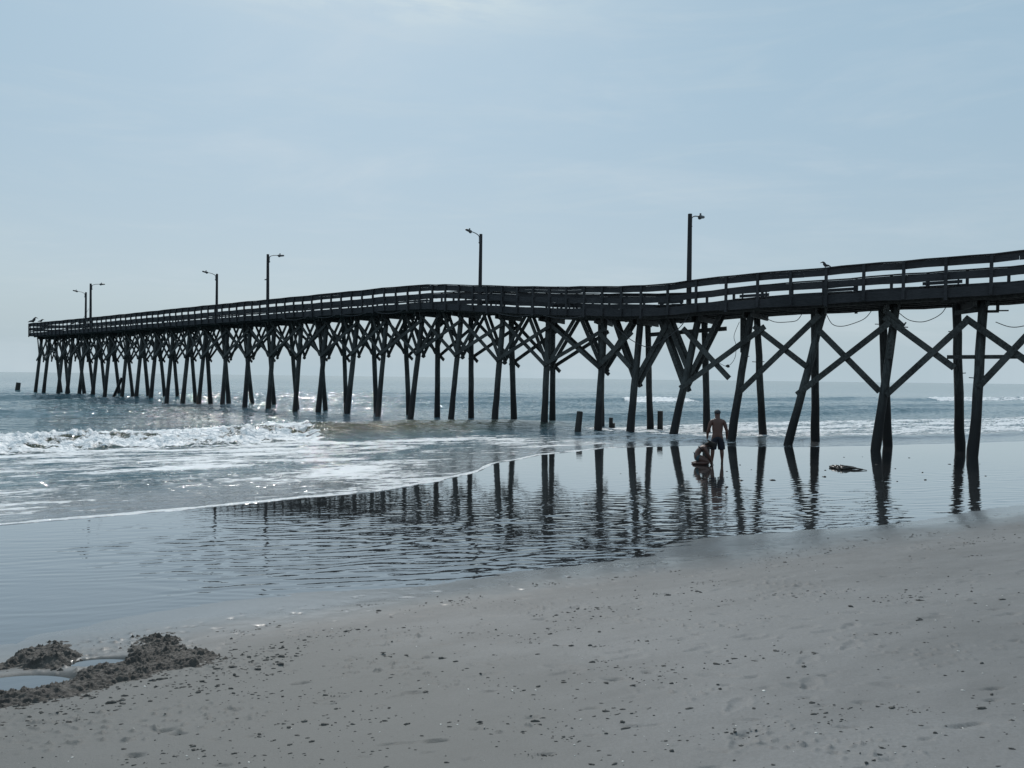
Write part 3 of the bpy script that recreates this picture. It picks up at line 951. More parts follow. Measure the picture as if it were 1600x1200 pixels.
# ------------------------------------------------------------ benches on the deck
BENCH = [(1.75, 'slatted deck bench nearest the beach, by the right edge of the picture'), (5.9, 'deck bench by the railing below the perching dark bird'),
         (10.0, 'deck bench just shoreward of the nearest lamp post'), (14.6, 'deck bench in the dip of the deck seaward of the nearest lamp post'),
         (21.5, 'deck bench on the sloping deck before the hump'), (27.2, 'deck bench at the foot of the second lamp post'), (34.0, 'deck bench on the level seaward deck past the hump')]
for s, lab in BENCH:
    d0 = rail_top(s) - 1.148
    root = empty('deck_bench', W(s, 3.5, d0))
    tag(root, lab, 'bench', 'benches on the pier deck')
    mb = MB()
    for k in range(3): mb.beam(W(s - 0.75, 3.2 + k * 0.15, d0 + 0.44), W(s + 0.75, 3.2 + k * 0.15, d0 + 0.44), 0.13, 0.04)
    mb.build('seat', M_RAIL, root)
    mb = MB()
    for k in range(2): mb.beam(W(s - 0.75, 3.66 + k * 0.05, d0 + 0.62 + k * 0.2), W(s + 0.75, 3.66 + k * 0.05, d0 + 0.62 + k * 0.2), 0.035, 0.14)
    mb.build('backrest', M_RAIL, root)
    for e in (-0.6, 0.6):
        mb = MB()
        mb.beam(W(s + e, 3.2, d0), W(s + e, 3.2, d0 + 0.418), 0.09, 0.09)
        mb.beam(W(s + e, 3.60, d0), W(s + e, 3.70, d0 + 0.9), 0.05, 0.09)
        mb.beam(W(s + e, 3.2, d0 + 0.39), W(s + e, 3.62, d0 + 0.39), 0.05, 0.05)
        mb.build('leg', M_RAIL, root)

# ------------------------------------------------------------ hanging cables
def cable(pts, lab, r=0.016, name='hanging_cable', knot=None):
    P = [W(*p) for p in pts]
    # smooth through the points
    out = []
    for i in range(len(P) - 1):
        p0, p1, p2, p3 = P[max(i - 1, 0)], P[i], P[i + 1], P[min(i + 2, len(P) - 1)]
        for k in range(5):
            u = k / 5
            out.append(0.5 * ((2 * p1) + (p2 - p0) * u + (2 * p0 - 5 * p1 + 4 * p2 - p3) * u * u + (3 * p1 - p0 - 3 * p2 + p3) * u ** 3))
    out.append(P[-1])
    mb = MB()
    mb.tube(out, r, 6)
    if knot: mb.blob(tuple(W(*knot)), (0.10, 0.08, 0.07), 5, 0.3)
    o = mb.build(name, M_CABLE, None, P[0])
    return tag(o, lab, 'cable', 'loose cables under the pier')


cable([(16.66, .3, 6.05), (15.99, .3, 5.58), (15.11, .3, 4.88), (14.18, .3, 4.44), (13.65, .3, 4.47), (12.95, .3, 4.82), (12.2, .3, 5.36), (11.77, .3, 5.95)], 'longest sagging cable, hanging under the pier below the nearest lamp post', 0.02)
cable([(6.0, 2, 5.85), (5.72, 2, 5.35), (5.31, 2, 5.23), (4.78, 2, 5.35), (4.34, 2, 5.55), (4.06, 2, 5.9)], 'thin sagging cable under the deck right below the perching dark bird')
cable([(3.0, 2, 5.7), (2.63, 2, 5.4), (2.15, 2, 5.3), (1.73, 2, 5.42), (1.41, 2, 5.64), (1.23, 2, 5.95)], 'thin sagging cable beside the splintered plank end')
cable([(8.92, 2, 5.85), (8.31, 2, 5.54), (7.65, 2, 5.51), (7.25, 2, 5.58), (7.02, 2, 5.9)], 'shallow sagging cable close under the deck between two leaning pile pairs')
cable([(-0.45, 2, 5.2), (-0.9, 2, 5.0), (-1.3, 2, 5.0), (-1.8, 2, 5.2), (-2.3, 2, 5.9)], 'sagging cable under the deck at the right edge of the picture')
cable([(11.64, 2, 4.15), (11.3, 2, 3.78), (10.97, 2, 3.62), (10.57, 2, 3.49), (10.22, 2, 3.86), (10.16, 2, 4.47), (10.27, 2, 4.94), (10.01, 2, 5.6)], 'tangled loose wire with a knot dangling behind a diagonal brace', 0.012, 'dangling_wire', (10.57, 2, 3.49))
for k, (s0, s1) in enumerate(((17.6, 20.2), (20.9, 23.6), (31.6, 34.2), (35.2, 38.0), (38.6, 41.0), (42, 45.0))):
    z0, z1 = rail_top(s0) - 1.56, rail_top(s1) - 1.56
    pts = [(s0, -0.14, z0), (s0 * .75 + s1 * .25, -0.15, z0 * .75 + z1 * .25 - 0.11), ((s0 + s1) / 2, -0.15, (z0 + z1) / 2 - 0.15), (s0 * .25 + s1 * .75, -0.15, z0 * .25 + z1 * .75 - 0.11), (s1, -0.14, z1)]
    ordn = ('first', 'second', 'third', 'fourth', 'fifth', 'sixth')[k]
    cable(pts, 'pale cable looped along the rim board, %s such loop from the beach end' % ordn, 0.018)

# ------------------------------------------------------------ broken stumps standing in the water
def stump(pts, rads, lab, step=None):
    mb = MB()
    mb.tube(pts, rads, 12, True, 0.05)
    if step:
        mb.tube(step[0], step[1], 10, True, 0.05)
    o = mb.build('broken_pile', M_STUMP, None, (pts[0][0], pts[0][1], 0))
    return tag(o, lab, 'stump', 'broken pile stumps')


stump([(3.30, 38.9, -0.5), (3.36, 39.0, 0.1), (3.48, 39.2, 1.12)], [0.175, 0.17, 0.155], 'leaning broken pile stump between two pile pairs, left of the smaller stepped stump')
stump([(5.50, 42.7, -0.5), (5.52, 42.7, 0.66)], [0.12, 0.11], 'small stepped stump with a notched top right of a thick pile', ([(5.64, 42.66, -0.5), (5.64, 42.66, 0.36)], [0.11, 0.10]))
stump([(7.98, 41.3, -0.5), (7.98, 41.3, 1.12)], [0.155, 0.15], 'straight square topped stump standing hard against a vertical pile')
stump([(-71.2, 110.5, -0.8), (-71.1, 110.6, 0.2), (-71.0, 110.7, 1.28)], [0.32, 0.32, 0.29], 'lone stump far out at sea beyond the head of the pier')

# ------------------------------------------------------------ birds
def dirv(a): return Vector((math.sin(a), math.cos(a), 0))


def bird(name, loc, lab, cat, mat, size=0.30, head=1.0, upright=0.8, group=None, yaw=0.0):
    """perched bird: body, neck and head, beak, tail in one skin"""
    f = Vector((math.cos(yaw), math.sin(yaw), 0)); u = Vector((0, 0, 1)); L = Vector(loc)
    mb = MB()
    k = upright
    base = L + u * size * 0.22
    body = [base - f * size * 0.62 - u * size * 0.12, base - f * size * 0.38 + u * size * 0.02, base + u * size * 0.10 * k, base + f * size * 0.14 + u * size * (0.12 + 0.25 * k),
            base + f * size * 0.24 + u * size * (0.22 + 0.45 * k), base + f * size * 0.33 + u * size * (0.26 + 0.50 * k) * head, base + f * size * 0.46 + u * size * (0.24 + 0.48 * k) * head, base + f * size * 0.66 + u * size * (0.18 + 0.42 * k) * head]
    mb.tube(body, [size * r for r in (0.03, 0.10, 0.20, 0.19, 0.10, 0.095, 0.06, 0.012)], 10)
    for sgn in (-1, 1):
        sd = Vector((-f.y, f.x, 0)) * sgn * size * 0.07
        mb.tube([base + sd - u * 0.0, L + sd + f * size * 0.03, L + sd + f * size * 0.12], size * 0.022, 5)
    o = mb.build(name, mat, None, L)
    return tag(o, lab, cat, group)


bird('perched_bird', W(5.38, 0.0, rail_top(5.38) + 0.006), 'dark bird with a raised tail perched on the near handrail', 'bird', M_BIRD, 0.34, 0.9, 0.6, yaw=R(150))
GRP = 'birds resting on the railing of the pier head'
bird('perched_bird', W(97.5, 0.0, rail_top(97.5) + 0.006), 'big upright dark bird perched on the outermost corner of the pier', 'bird', M_BIRD, 0.82, 1.0, 0.7, GRP, yaw=R(30))
bird('perched_bird', W(94.9, 0.0, rail_top(94.9) + 0.006), 'low hunched dark bird second from the outer corner of the pier', 'bird', M_BIRD, 0.55, 0.9, 0.4, GRP, yaw=R(20))
for s_, sz, lab in ((96.4, 0.5, 'small dark bird on the far rail, leftmost of the three far rail birds'), (94.0, 0.6, 'dark bird on the far rail, middle of the three far rail birds'), (92.9, 0.6, 'dark bird on the far rail, closest to the fishing rod')):
    bird('perched_bird', W(s_, 4.0, rail_top(s_) + 0.006), lab, 'bird', M_BIRD, sz, 0.9, 0.5, GRP, yaw=R(40))


def flying(name, loc, lab, mat, span, yaw):
    mb = MB()
    f = Vector((math.cos(yaw), math.sin(yaw), 0)); sd = Vector((-f.y, f.x, 0)); u = Vector((0, 0, 1)); L = Vector(loc)
    mb.tube([L - f * span * .22, L - f * span * .1, L + f * span * .05, L + f * span * .16, L + f * span * .24], [span * r for r in (.01, .045, .055, .035, .008)], 8)
    for g in (-1, 1):
        pts = [L, L + sd * g * span * .22 + u * span * .12, L + sd * g * span * .5 + u * span * .04 - f * span * .08]
        for a, b, wa, wb in ((pts[0], pts[1], .11, .09), (pts[1], pts[2], .09, .02)):
            mb.hexa([a - f * span * wa, a + f * span * wa, a + f * span * wa + u * .012, a - f * span * wa + u * .012],
                    [b - f * span * wb, b + f * span * wb, b + f * span * wb + u * .012, b - f * span * wb + u * .012])
    return tag(mb.build(name, mat, None, L), lab, 'gull')


flying('flying_gull', (-22.5, 70, 11.45), 'tiny grey gull flying above the pier left of a lamp post', M_GULL, 0.75, R(15))
mb = MB()
mb.tube([(-9.02, 32.6, 0.50), (-8.95, 32.6, 0.50), (-8.82, 32.6, 0.50), (-8.72, 32.6, 0.58), (-8.69, 32.6, 0.66), (-8.63, 32.6, 0.67)], [0.01, 0.05, 0.08, 0.055, 0.045, 0.008], 9)
tag(mb.build('wading_gull', M_GULL, None, (-8.85, 32.6, 0.45)), 'small white gull low over the green wave face', 'gull')

# fishing rod propped on the head of the pier
a, b_ = W(94.6, 3.6, rail_top(94.6) - 1.1), W(92.4, 4.3, rail_top(94.6) + 1.85)
mb = MB(); mb.tube([a, a.lerp(b_, 0.5), b_], [0.025, 0.02, 0.012], 6)
root = empty('fishing_rod', a); tag(root, 'thin fishing rod leaning on the far rail of the pier head', 'fishing rod')
mb.build('rod_blank', M_CABLE, root)
mb = MB(); mb.tube([a.lerp(b_, 0.14), a.lerp(b_, 0.14) + Vector((0.12, 0.02, -0.03))], [0.05, 0.05], 10); mb.build('reel', M_METAL, root)


# ------------------------------------------------------------ people
def skin(pts, edges, rad, level=2, fat=1.0):
    me = bpy.data.meshes.new('tmp')
    me.from_pydata(pts, edges, [])
    o = bpy.data.objects.new('tmp', me)
    COL.objects.link(o)
    md = o.modifiers.new('s', 'SKIN')
    md.use_smooth_shade = True
    md.branch_smoothing = 0.6
    for i, r_ in enumerate(rad):
        sv = me.skin_vertices[0].data[i]
        sv.radius = tuple(q * fat for q in r_) if hasattr(r_, '__len__') else (r_ * fat, r_ * fat)
        sv.use_root = (i == 0)
    sb = o.modifiers.new('d', 'SUBSURF'); sb.levels = level; sb.render_levels = level
    dg = bpy.context.evaluated_depsgraph_get()
    m2 = bpy.data.meshes.new_from_object(o.evaluated_get(dg))
    bpy.data.objects.remove(o)
    return m2


def body_object(name, me, mat, parent):
    me.name = name
    me.materials.clear(); me.materials.append(mat)
    for p in me.polygons: p.use_smooth = True
    o = bpy.data.objects.new(name, me)
    COL.objects.link(o)
    o.parent = parent
    return o


def chain(d, names):
    """names: list of (key, pos, radius, parent key) -> pts, edges, radii"""
    keys = [k for k, *_ in names]
    return [p for _, p, _, _ in names], [(keys.index(par), i) for i, (_, _, _, par) in enumerate(names) if par], [r for _, _, r, _ in names]


def join_meshes(a, b):
    import bmesh
    bm = bmesh.new(); bm.from_mesh(a); bm.from_mesh(b); bm.to_mesh(a); bm.free()
    return a


def hand_nodes(pre, wrist, down, fwd, side, curl=0.4, sc=1.0):
    """palm, four fingers and a thumb below the wrist; side points to the thumb"""
    w_, d, f, s = Vector(wrist), Vector(down).normalized(), Vector(fwd).normalized(), Vector(side).normalized()
    out = []
    palm = w_ + d * 0.05 * sc
    out.append((pre + 'palm', tuple(palm), (0.034 * sc, 0.018 * sc), pre + 'wrist'))
    kn = w_ + d * 0.095 * sc
    out.append((pre + 'knuckle', tuple(kn), (0.038 * sc, 0.015 * sc), pre + 'palm'))
    return out, kn, palm, d, f, s


def hand_fingers(kn, palm, d, f, s, sc=1.0, curl=0.5):
    pts, ed, ra = [], [], []
    for k, ln in enumerate((0.072, 0.082, 0.076, 0.058)):
        b0 = kn + s * (0.028 - 0.019 * k) * sc - d * 0.02 * sc
        p1 = b0 + d * ln * 0.55 * sc + f * 0.004
        p2 = p1 + (d * (1 - curl * .5) + f * curl).normalized() * ln * 0.35 * sc
        p3 = p2 + (d * (1 - curl) + f * curl * 1.2).normalized() * ln * 0.28 * sc
        i = len(pts)
        pts += [tuple(q) for q in (b0, p1, p2, p3)]; ed += [(i, i + 1), (i + 1, i + 2), (i + 2, i + 3)]; ra += [0.0095 * sc, 0.0088 * sc, 0.008 * sc, 0.0068 * sc]
    b0 = palm + s * 0.025 * sc - d * 0.02 * sc
    p1 = b0 + (s * 0.8 + d * 0.6 + f * 0.3).normalized() * 0.035 * sc
    p2 = p1 + (s * 0.25 + d * 0.9 + f * 0.4).normalized() * 0.03 * sc
    i = len(pts)
    pts += [tuple(q) for q in (b0, p1, p2)]; ed += [(i, i + 1), (i + 1, i + 2)]; ra += [0.0115 * sc, 0.010 * sc, 0.008 * sc]
    return pts, ed, ra


# --- standing man, back to the beach, looking down; local frame: x right, y away (his front), z up
man = empty('person', (6.94, 25.9, 0.0))
man.rotation_euler.z = R(-8)
tag(man, 'shirtless tanned man in dark shorts and cap standing with his back turned', 'person')
N = [('pelvis', (0, 0.00, 0.94), (0.150, 0.105), None),
     ('waist', (0, 0.00, 1.06), (0.168, 0.118), 'pelvis'),
     ('belly', (0, 0.01, 1.16), (0.172, 0.120), 'waist'),
     ('chest', (0, 0.00, 1.30), (0.178, 0.110), 'belly'),
     ('upchest', (0, 0.00, 1.42), (0.165, 0.090), 'chest'),
     ('neck0', (0, 0.02, 1.500), (0.088, 0.075), 'upchest'),
     ('neck1', (0, 0.045, 1.555), (0.072, 0.070), 'neck0'),
     ('head0', (0, 0.075, 1.61), (0.078, 0.088), 'neck1'),
     ('head1', (0, 0.085, 1.685), (0.084, 0.102), 'head0'),
     ('head2', (0, 0.070, 1.750), (0.064, 0.078), 'head1')]
for g, p in ((-1, 'l'), (1, 'r')):
    wy = 0.03 if p == 'l' else 0.0
    N += [(p + 'sh', (g * 0.185, 0.0, 1.43), 0.072, 'upchest'),
          (p + 'delt', (g * 0.225, 0.0, 1.36), 0.064, p + 'sh'),
          (p + 'upper', (g * 0.262, -0.01, 1.24), 0.054, p + 'delt'),
          (p + 'elbow', (g * 0.300, -0.01, 1.12), 0.044, p + 'upper'),
          (p + 'fore', (g * 0.315, 0.035 + wy, 1.03), 0.045, p + 'elbow'),
          (p + 'wrist', (g * 0.318, 0.09 + wy, 0.885), 0.029, p + 'fore'),
          (p + 'hip', (g * 0.095, 0.0, 0.86), 0.098, 'pelvis'),
          (p + 'thigh', (g * 0.122, 0.012, 0.70), 0.088, p + 'hip'),
          (p + 'knee', (g * 0.145, 0.02, 0.50), 0.060, p + 'thigh'),
          (p + 'calf', (g * 0.155, -0.012, 0.36), 0.062, p + 'knee'),
          (p + 'shin', (g * 0.160, -0.01, 0.20), 0.046, p + 'calf'),
          (p + 'ankle', (g * 0.163, -0.015, 0.085), 0.037, p + 'shin'),
          (p + 'heel', (g * 0.165, -0.035, 0.035), 0.034, p + 'ankle'),
          (p + 'ball', (g * 0.178, 0.12, 0.022), (0.042, 0.024), p + 'ankle'),
          (p + 'toe', (g * 0.185, 0.19, 0.016), (0.034, 0.016), p + 'ball')]
    N += hand_nodes(p, (g * 0.318, 0.09 + wy, 0.885), (0, 0.15, -1), (-g, 0.3, 0), (0, 1, 0.1))[0]
me = skin(*chain(None, N), 2, 1.2)
for g, p in ((-1, 'l'), (1, 'r')):
    wy = 0.03 if p == 'l' else 0.0
    _, kn, pl, d_, f_, s_ = hand_nodes(p, (g * 0.318, 0.09 + wy, 0.885), (0, 0.15, -1), (-g, 0.3, 0), (0, 1, 0.1))
    join_meshes(me, skin(*hand_fingers(kn, pl, d_, f_, s_), 1))
# ears and nose
mb = MB()
for g in (-1, 1): mb.blob((g * 0.081, 0.085, 1.685), (0.014, 0.022, 0.032), 2, 0.05, 8, 6)
mb.tube([(0, 0.175, 1.70), (0, 0.196, 1.67), (0, 0.178, 1.655)], [0.010, 0.016, 0.012], 8)
for g in (-1, 1): mb.blob((g * 0.03, 0.172, 1.706), (0.014, 0.010, 0.008), 2, 0.02, 8, 6)
mb.tube([(-0.025, 0.162, 1.628), (0, 0.17, 1.626), (0.025, 0.162, 1.628)], 0.007, 6)
e = bpy.data.meshes.new('e'); e.from_pydata(mb.v, [], mb.f); join_meshes(me, e)
body_object('body', me, M_SKIN, man)
S_ = [('pelvis', (0, 0.0, 0.93), (0.168, 0.125), None), ('top', (0, 0.0, 1.045), (0.158, 0.114), 'pelvis')]
for g, p in ((-1, 'l'), (1, 'r')):
    S_ += [(p + 'hip', (g * 0.098, 0.0, 0.84), 0.120, 'pelvis'), (p + 'thigh', (g * 0.122, 0.01, 0.68), 0.112, p + 'hip'), (p + 'hem', (g * 0.142, 0.014, 0.50), 0.106, p + 'thigh'), (p + 'hem2', (g * 0.144, 0.015, 0.46), 0.102, p + 'hem')]
body_object('swim_shorts', skin(*chain(None, S_), 2, 1.24), M_NAVY, man)
mb = MB()
mb.blob((0, 0.074, 1.725), (0.108, 0.128, 0.088), 1, 0.015, 16, 10)
mb.tube([(-0.06, 0.165, 1.732), (0, 0.20, 1.736), (0.06, 0.165, 1.732)], [0.012, 0.035, 0.012], 8)
o = mb.build('cap', M_CAP); o.parent = man

# --- person kneeling and reaching down to the wet sand, side on; local frame: x forward (to the right), y away, z up
kn_ = empty('person', (6.30, 25.55, 0.0))
kn_.rotation_euler.z = R(-6)
tag(kn_, 'dark haired person in a bikini kneeling and digging in the wet sand', 'person')
N = [('pelvis', (-0.16, 0.0, 0.27), (0.135, 0.125), None),
     ('waist', (-0.12, 0.0, 0.38), (0.122, 0.108), 'pelvis'),
     ('ribs', (-0.03, 0.0, 0.49), (0.118, 0.092), 'waist'),
     ('chest', (0.08, 0.0, 0.575), (0.125, 0.090), 'ribs'),
     ('neck0', (0.17, 0.0, 0.635), (0.062, 0.058), 'chest'),
     ('neck1', (0.22, 0.0, 0.66), (0.048, 0.048), 'neck0'),
     ('head0', (0.275, 0.0, 0.665), (0.065, 0.070), 'neck1'),
     ('head1', (0.335, 0.0, 0.665), (0.074, 0.090), 'head0'),
     ('head2', (0.39, 0.0, 0.67), (0.055, 0.066), 'head1')]
for g, p in ((-1, 'n'), (1, 'f')):
    N += [(p + 'sh', (0.10, g * 0.15, 0.575), 0.055, 'chest'),
          (p + 'upper', (0.17, g * 0.185, 0.46), 0.044, p + 'sh'),
          (p + 'elbow', (0.23, g * 0.19, 0.33), 0.037, p + 'upper'),
          (p + 'fore', (0.28, g * 0.17, 0.23), 0.036, p + 'elbow'),
          (p + 'wrist', (0.33, g * 0.13, 0.115), 0.024, p + 'fore'),
          (p + 'hip', (-0.12, g * 0.10, 0.22), 0.105, 'pelvis'),
          (p + 'thigh', (0.06, g * 0.15, 0.185), 0.088, p + 'hip'),
          (p + 'knee', (0.25, g * 0.17, 0.085), 0.062, p + 'thigh'),
          (p + 'calf', (0.03, g * 0.17, 0.065), 0.058, p + 'knee'),
          (p + 'ankle', (-0.15, g * 0.15, 0.050), 0.036, p + 'calf'),
          (p + 'foot', (-0.23, g * 0.14, 0.035), (0.036, 0.028), p + 'ankle'),
          (p + 'toe', (-0.29, g * 0.13, 0.02), (0.034, 0.015), p + 'foot')]
    N += hand_nodes(p, (0.33, g * 0.13, 0.115), (0.55, 0, -0.8), (0.5, 0, -0.5), (0, -g, 0), sc=0.9)[0]
me = skin(*chain(None, N), 2, 1.33)
for g, p in ((-1, 'n'), (1, 'f')):
    _, kq, pl, d_, f_, s_ = hand_nodes(p, (0.33, g * 0.13, 0.115), (0.55, 0, -0.8), (0.5, 0, -0.5), (0, -g, 0), sc=0.9)
    join_meshes(me, skin(*hand_fingers(kq, pl, d_, f_, s_, 0.9), 1))
mb = MB()
mb.tube([(0.36, 0, 0.578), (0.335, 0, 0.556), (0.318, 0, 0.575)], [0.009, 0.014, 0.010], 8)
for g in (-1, 1):
    mb.blob((0.33, g * 0.077, 0.66), (0.020, 0.012, 0.028), 2, 0.05, 8, 6)
    mb.blob((0.362, g * 0.028, 0.585), (0.008, 0.013, 0.009), 2, 0.02, 8, 6)
mb.tube([(0.297, -0.022, 0.588), (0.294, 0, 0.582), (0.297, 0.022, 0.588)], 0.007, 6)
e = bpy.data.meshes.new('e'); e.from_pydata(mb.v, [], mb.f); join_meshes(me, e)
body_object('body', me, M_SKIN2, kn_)
S_ = [('a', (-0.17, 0, 0.275), (0.148, 0.138), None), ('b', (-0.135, 0, 0.36), (0.118, 0.106), 'a'),
      ('l', (-0.10, -0.10, 0.225), 0.115, 'a'), ('r', (-0.10, 0.10, 0.225), 0.115, 'a'), ('l2', (-0.02, -0.135, 0.20), 0.104, 'l'), ('r2', (-0.02, 0.135, 0.20), 0.104, 'r')]
body_object('bikini_bottom', skin(*chain(None, S_), 2, 1.36), M_TEAL, kn_)
S_ = [('a', (-0.035, 0, 0.485), (0.138, 0.112), None), ('b', (0.030, 0, 0.535), (0.140, 0.112), 'a')]
body_object('bikini_top', skin(*chain(None, S_), 2, 1.36), M_BLACK, kn_)
S_ = [('a', (0.35, 0, 0.700), (0.086, 0.078), None), ('b', (0.285, 0, 0.705), (0.078, 0.066), 'a'), ('c', (0.22, -0.02, 0.70), (0.055, 0.038), 'b'), ('d', (0.13, -0.06, 0.675), (0.034, 0.022), 'c'), ('e', (0.405, 0, 0.66), (0.060, 0.062), 'a')]
body_object('hair', skin(*chain(None, S_), 2, 1.36), M_HAIR, kn_)

# ------------------------------------------------------------ dug sand by the hollows, seaweed, crumbs and shells
def in_poly_dist(px, py, poly):
    """signed distance to a polygon, positive inside"""
    poly = np.array(poly)
    inside = np.zeros(px.shape, bool)
    dmin = np.full(px.shape, 1e9)
    m = len(poly)
    for i in range(m):
        x0, y0 = poly[i]; x1, y1 = poly[(i + 1) % m]
        cond = (y0 > py) != (y1 > py)
        with np.errstate(divide='ignore', invalid='ignore'):
            xi = (x1 - x0) * (py - y0) / (y1 - y0 + 1e-12) + x0
        inside ^= cond & (px < xi)
        dx, dy = x1 - x0, y1 - y0
        u = np.clip(((px - x0) * dx + (py - y0) * dy) / (dx * dx + dy * dy + 1e-12), 0, 1)
        dmin = np.minimum(dmin, np.hypot(px - x0 - u * dx, py - y0 - u * dy))
    return np.where(inside, dmin, -dmin)


def heap(name, poly, height, ramp, lab, seed):
    poly = [(x * 1.037, y * 1.037) for x, y in poly]
    P_ = np.array(poly)
    x0, y0 = P_.min(0) - 0.3; x1, y1 = P_.max(0) + 0.3
    xs, ys = np.arange(x0, x1, 0.0085), np.arange(y0, y1, 0.0085)
    gx, gy = np.meshgrid(xs, ys, indexing='ij')
    d = in_poly_dist(gx, gy, poly) + 0.09 * fbm(gx / 0.35, gy / 0.28, 3, seed)
    h = height * sstep(d, -0.04, ramp) * (0.75 + 0.5 * perlin(gx / 0.4, gy / 0.3, seed + 1))
    clod = np.abs(fbm(gx / 0.11, gy / 0.07, 4, seed + 2, 0.62)) * (0.020 + 0.034 * sstep(perlin(gx / 0.22, gy / 0.16, seed + 5), -0.3, 0.5)) + np.maximum(fbm(gx / 0.035, gy / 0.03, 2, seed + 3), 0) * 0.016
    loose = sstep(d + 0.10 * perlin(gx / 0.12, gy / 0.08, seed + 6), -0.22, 0.06)
    z = beach_z(gx, gy, False) + h + clod * loose - 0.017 - 0.045 * (1 - sstep(d, -0.20, -0.02))
    i = np.arange(len(xs) - 1)[:, None] * len(ys) + np.arange(len(ys) - 1)[None, :]
    F_ = np.stack([i, i + len(ys), i + len(ys) + 1, i + 1], -1).reshape(-1, 4)
    kp = (d.ravel()[F_] > -0.24).all(1)
    o = array_mesh(name, np.stack([gx.ravel(), gy.ravel(), z.ravel()], 1), F_[kp], M_HEAP)
    return tag(o, lab, 'sand pile', 'piles of dug sand')


heap('sand_pile', [(-4.60, 6.86), (-4.66, 7.22), (-4.52, 7.50), (-4.57, 7.70), (-4.37, 7.62), (-4.12, 7.29), (-3.92, 6.98), (-3.95, 6.72), (-4.15, 6.68)], 0.090, 0.16,
     'smaller dark heap of dug sand behind the left water filled hollow', 201)
heap('sand_pile', [(-3.75, 7.72), (-3.5, 7.85), (-3.2, 7.49), (-2.95, 7.19), (-2.78, 7.04), (-2.64, 6.9), (-2.50, 6.78), (-2.72, 6.50), (-2.94, 6.32), (-3.13, 6.08), (-3.22, 5.70), (-3.78, 5.50), (-4.4, 5.6), (-4.7, 5.95), (-4.29, 6.00), (-3.74, 6.03), (-3.56, 6.36), (-3.72, 6.66), (-3.45, 6.78), (-3.26, 6.88), (-3.50, 7.12), (-3.60, 7.33)], 0.065, 0.24,
     'larger crescent of dark crumbled dug sand curving round the hollows', 211)


def puddle(i, lab):
    hx, hy, ax, ay = HOLES[i]
    rim = min(float(beach_base(to_nt(hx + ax * c, hy + ay * s)[0])) for c, s in ((0, 1), (0, -1), (1, 0), (-1, 0)))
    zc = float(beach_base(to_nt(hx, hy)[0])) - 0.045
    n_ = 72
    V = [(hx, hy, zc)]
    rings = 4
    for q in range(1, rings + 1):
        for k in range(n_):
            a = 2 * math.pi * k / n_
            V.append((hx + ax * 1.12 * q / rings * math.cos(a), hy + ay * 1.12 * q / rings * math.sin(a), zc))
    Fs = [(0, 1 + k, 1 + (k + 1) % n_) for k in range(n_)]
    for q in range(rings - 1):
        for k in range(n_):
            a = 1 + q * n_ + k; b = 1 + q * n_ + (k + 1) % n_
            Fs.append((a, a + n_, b + n_, b))
    me_ = bpy.data.meshes.new('puddle'); me_.from_pydata(V, [], Fs); me_.materials.append(M_POOL)
    o = bpy.data.objects.new('puddle', me_); COL.objects.link(o)
    tag(o, lab, 'puddle', kind='structure')


puddle(0, 'water standing in the dug hollow at the left edge')
puddle(1, 'water standing in the dug hollow between the sand heaps')

mb = MB()
for k in range(26):
    a, q = random.uniform(0, 6.28), random.random() ** 0.6
    mb.blob((10.62 + 0.25 * q * math.cos(a), 24.83 + 0.5 * q * math.sin(a), 0.01 + 0.06 * (1 - q)), (random.uniform(.05, .13), random.uniform(.05, .11), random.uniform(.03, .07)), k, 0.35, 8, 6, random.uniform(0, 3))
for k in range(7):
    a = random.uniform(-0.4, 0.4)
    mb.tube([(10.75, 24.8, 0.05), (10.95, 24.8 + a, 0.05), (11.15 + random.uniform(0, .15), 24.8 + a * 1.6, 0.012)], [0.03, 0.025, 0.01], 6)
tag(mb.build('seaweed_clump', M_WEED, None, (10.62, 24.83, 0)), 'dark tangled clump of seaweed lying on the mirror wet sand', 'seaweed')

# drift specks on the wet flat
mb = MB()
for k in range(38):
    nn_, tt = random.uniform(11.5, 17.5), random.uniform(6, 26)
    if k < 22: nn_, tt = random.uniform(13, 19), random.uniform(14, 30)
    p = TS * tt + NS * nn_
    r_ = random.choice((.018, .025, .035, .06))
    mb.blob((p[0], p[1], 0.004), (r_ * random.uniform(.8, 1.8), r_, r_ * 0.35), 300 + k, 0.35, 7, 4, random.uniform(0, 3))
tag(mb.build('drift_specks', M_WEED), 'scattered dark bits of drift on the wet flat', 'drift', kind='stuff')

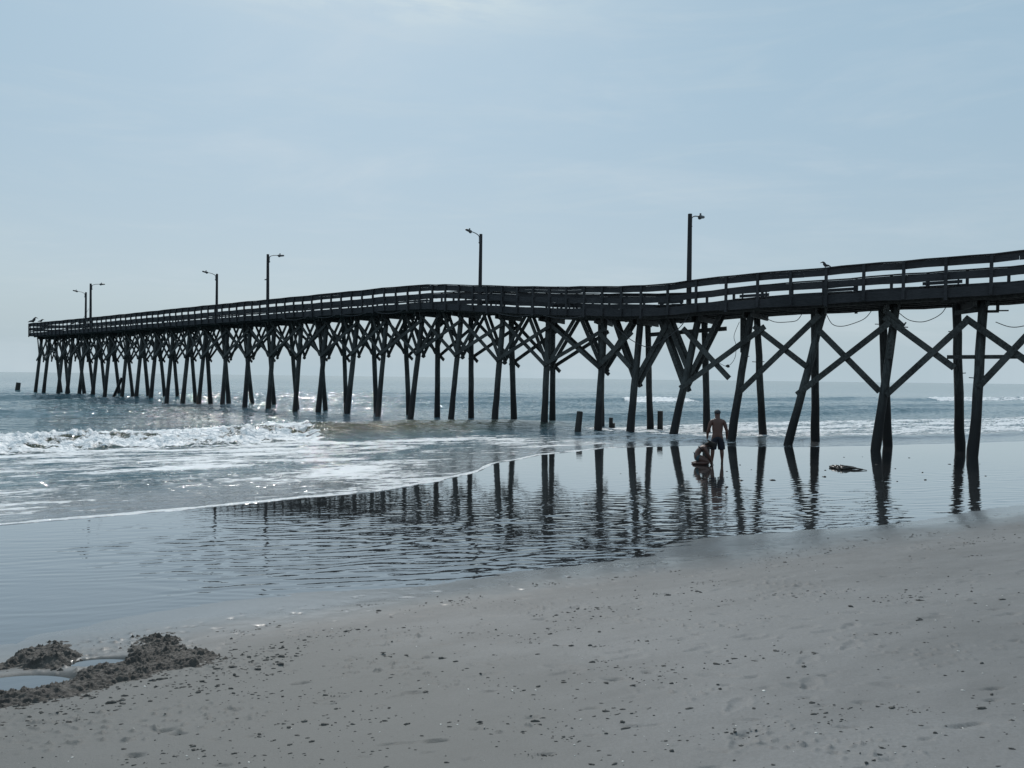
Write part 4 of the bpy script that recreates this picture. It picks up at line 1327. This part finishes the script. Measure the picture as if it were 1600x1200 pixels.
# crumbs of wet sand, in clusters
rg = random.Random(21)
CR_X, CR_Y, CR_R = [], [], []
clusters = []
while len(clusters) < 150:
    rr_, aa = math.exp(rg.uniform(math.log(3.6), math.log(16))), R(rg.uniform(-40, 40))
    x, y = rr_ * math.sin(aa), rr_ * math.cos(aa)
    if to_nt(x, y)[0] < 9.0: clusters.append((x, y, rg.uniform(0.05, 0.38)))
for x, y, sp in clusters:
    ori = rg.uniform(-0.5, 0.5)
    for k in range(int(rg.uniform(5, 40) * (0.5 + 1.6 * sp))):
        a, b = rg.gauss(0, sp * 0.9), rg.gauss(0, sp * 0.35)
        CR_X.append(x + a * math.cos(ori) - b * math.sin(ori)); CR_Y.append(y + a * math.sin(ori) + b * math.cos(ori))
        CR_R.append(min(0.0115, 0.0029 * math.exp(rg.gauss(0, 0.60))))
for k in range(1800):
    rr_, aa = math.exp(rg.uniform(math.log(3.4), math.log(17))), R(rg.uniform(-42, 42))
    x, y = rr_ * math.sin(aa), rr_ * math.cos(aa)
    if to_nt(x, y)[0] < 9.4:
        CR_X.append(x); CR_Y.append(y); CR_R.append(min(0.015, 0.0033 * math.exp(rg.gauss(0, 0.6))))
for k in range(1300):                     # loose crumbs round the dug heaps
    x, y = rg.uniform(-5.0, -1.9), rg.uniform(4.9, 7.9)
    if abs((y - 6.1) - 0.55 * (x + 3.4)) < 0.55 + 0.5 * rg.random():
        CR_X.append(x); CR_Y.append(y); CR_R.append(min(0.020, 0.0055 * math.exp(rg.gauss(0, 0.6))))
for n0, sg in ((8.35, 0.10), (7.1, 0.16), (5.2, 0.12)):   # old wash lines
    for k in range(420):
        tt = rg.uniform(-6, 20)
        if perlin(np.array([tt / 1.7]), np.array([n0]))[0] < 0.12: continue
        nn_ = n0 + 0.35 * float(perlin(np.array([tt / 2.6]), np.array([n0 + 3.3]))[0]) + rg.gauss(0, sg)
        p = TS * tt + NS * nn_
        CR_X.append(p[0]); CR_Y.append(p[1]); CR_R.append(min(0.014, 0.0042 * math.exp(rg.gauss(0, 0.6))))
CZ = beach_z(np.array(CR_X), np.array(CR_Y))
mb = MB()
for k, (x, y, r_, z) in enumerate(zip(CR_X, CR_Y, CR_R, CZ)):
    mb.blob((x, y, z + r_ * 0.25), (r_ * rg.uniform(0.9, 3.0), r_ * rg.uniform(.7, 1.2), r_ * rg.uniform(.4, .8)), k, 0.38, 7, 5, rg.uniform(-0.5, 0.5))
tag(mb.build('sand_crumbs', M_CRUMB), 'crumbs and clods of damp sand strewn over the beach', 'sand crumbs', kind='stuff')
mb = MB()
for k in range(260):
    rr_, aa = math.exp(rg.uniform(math.log(3.6), math.log(17))), R(rg.uniform(-42, 42))
    x, y = rr_ * math.sin(aa), rr_ * math.cos(aa)
    if to_nt(x, y)[0] > 9.3: continue
    r_ = min(0.011, 0.0036 * math.exp(rg.gauss(0, 0.55)))
    mb.blob((x, y, zb(x, y) + r_ * 0.25), (r_ * rg.uniform(.9, 1.8), r_, r_ * 0.45), k, 0.3, 7, 4, rg.uniform(0, 3))
tag(mb.build('shell_fragments', M_SHELL), 'white shell fragments scattered over the sand', 'shells', kind='stuff')
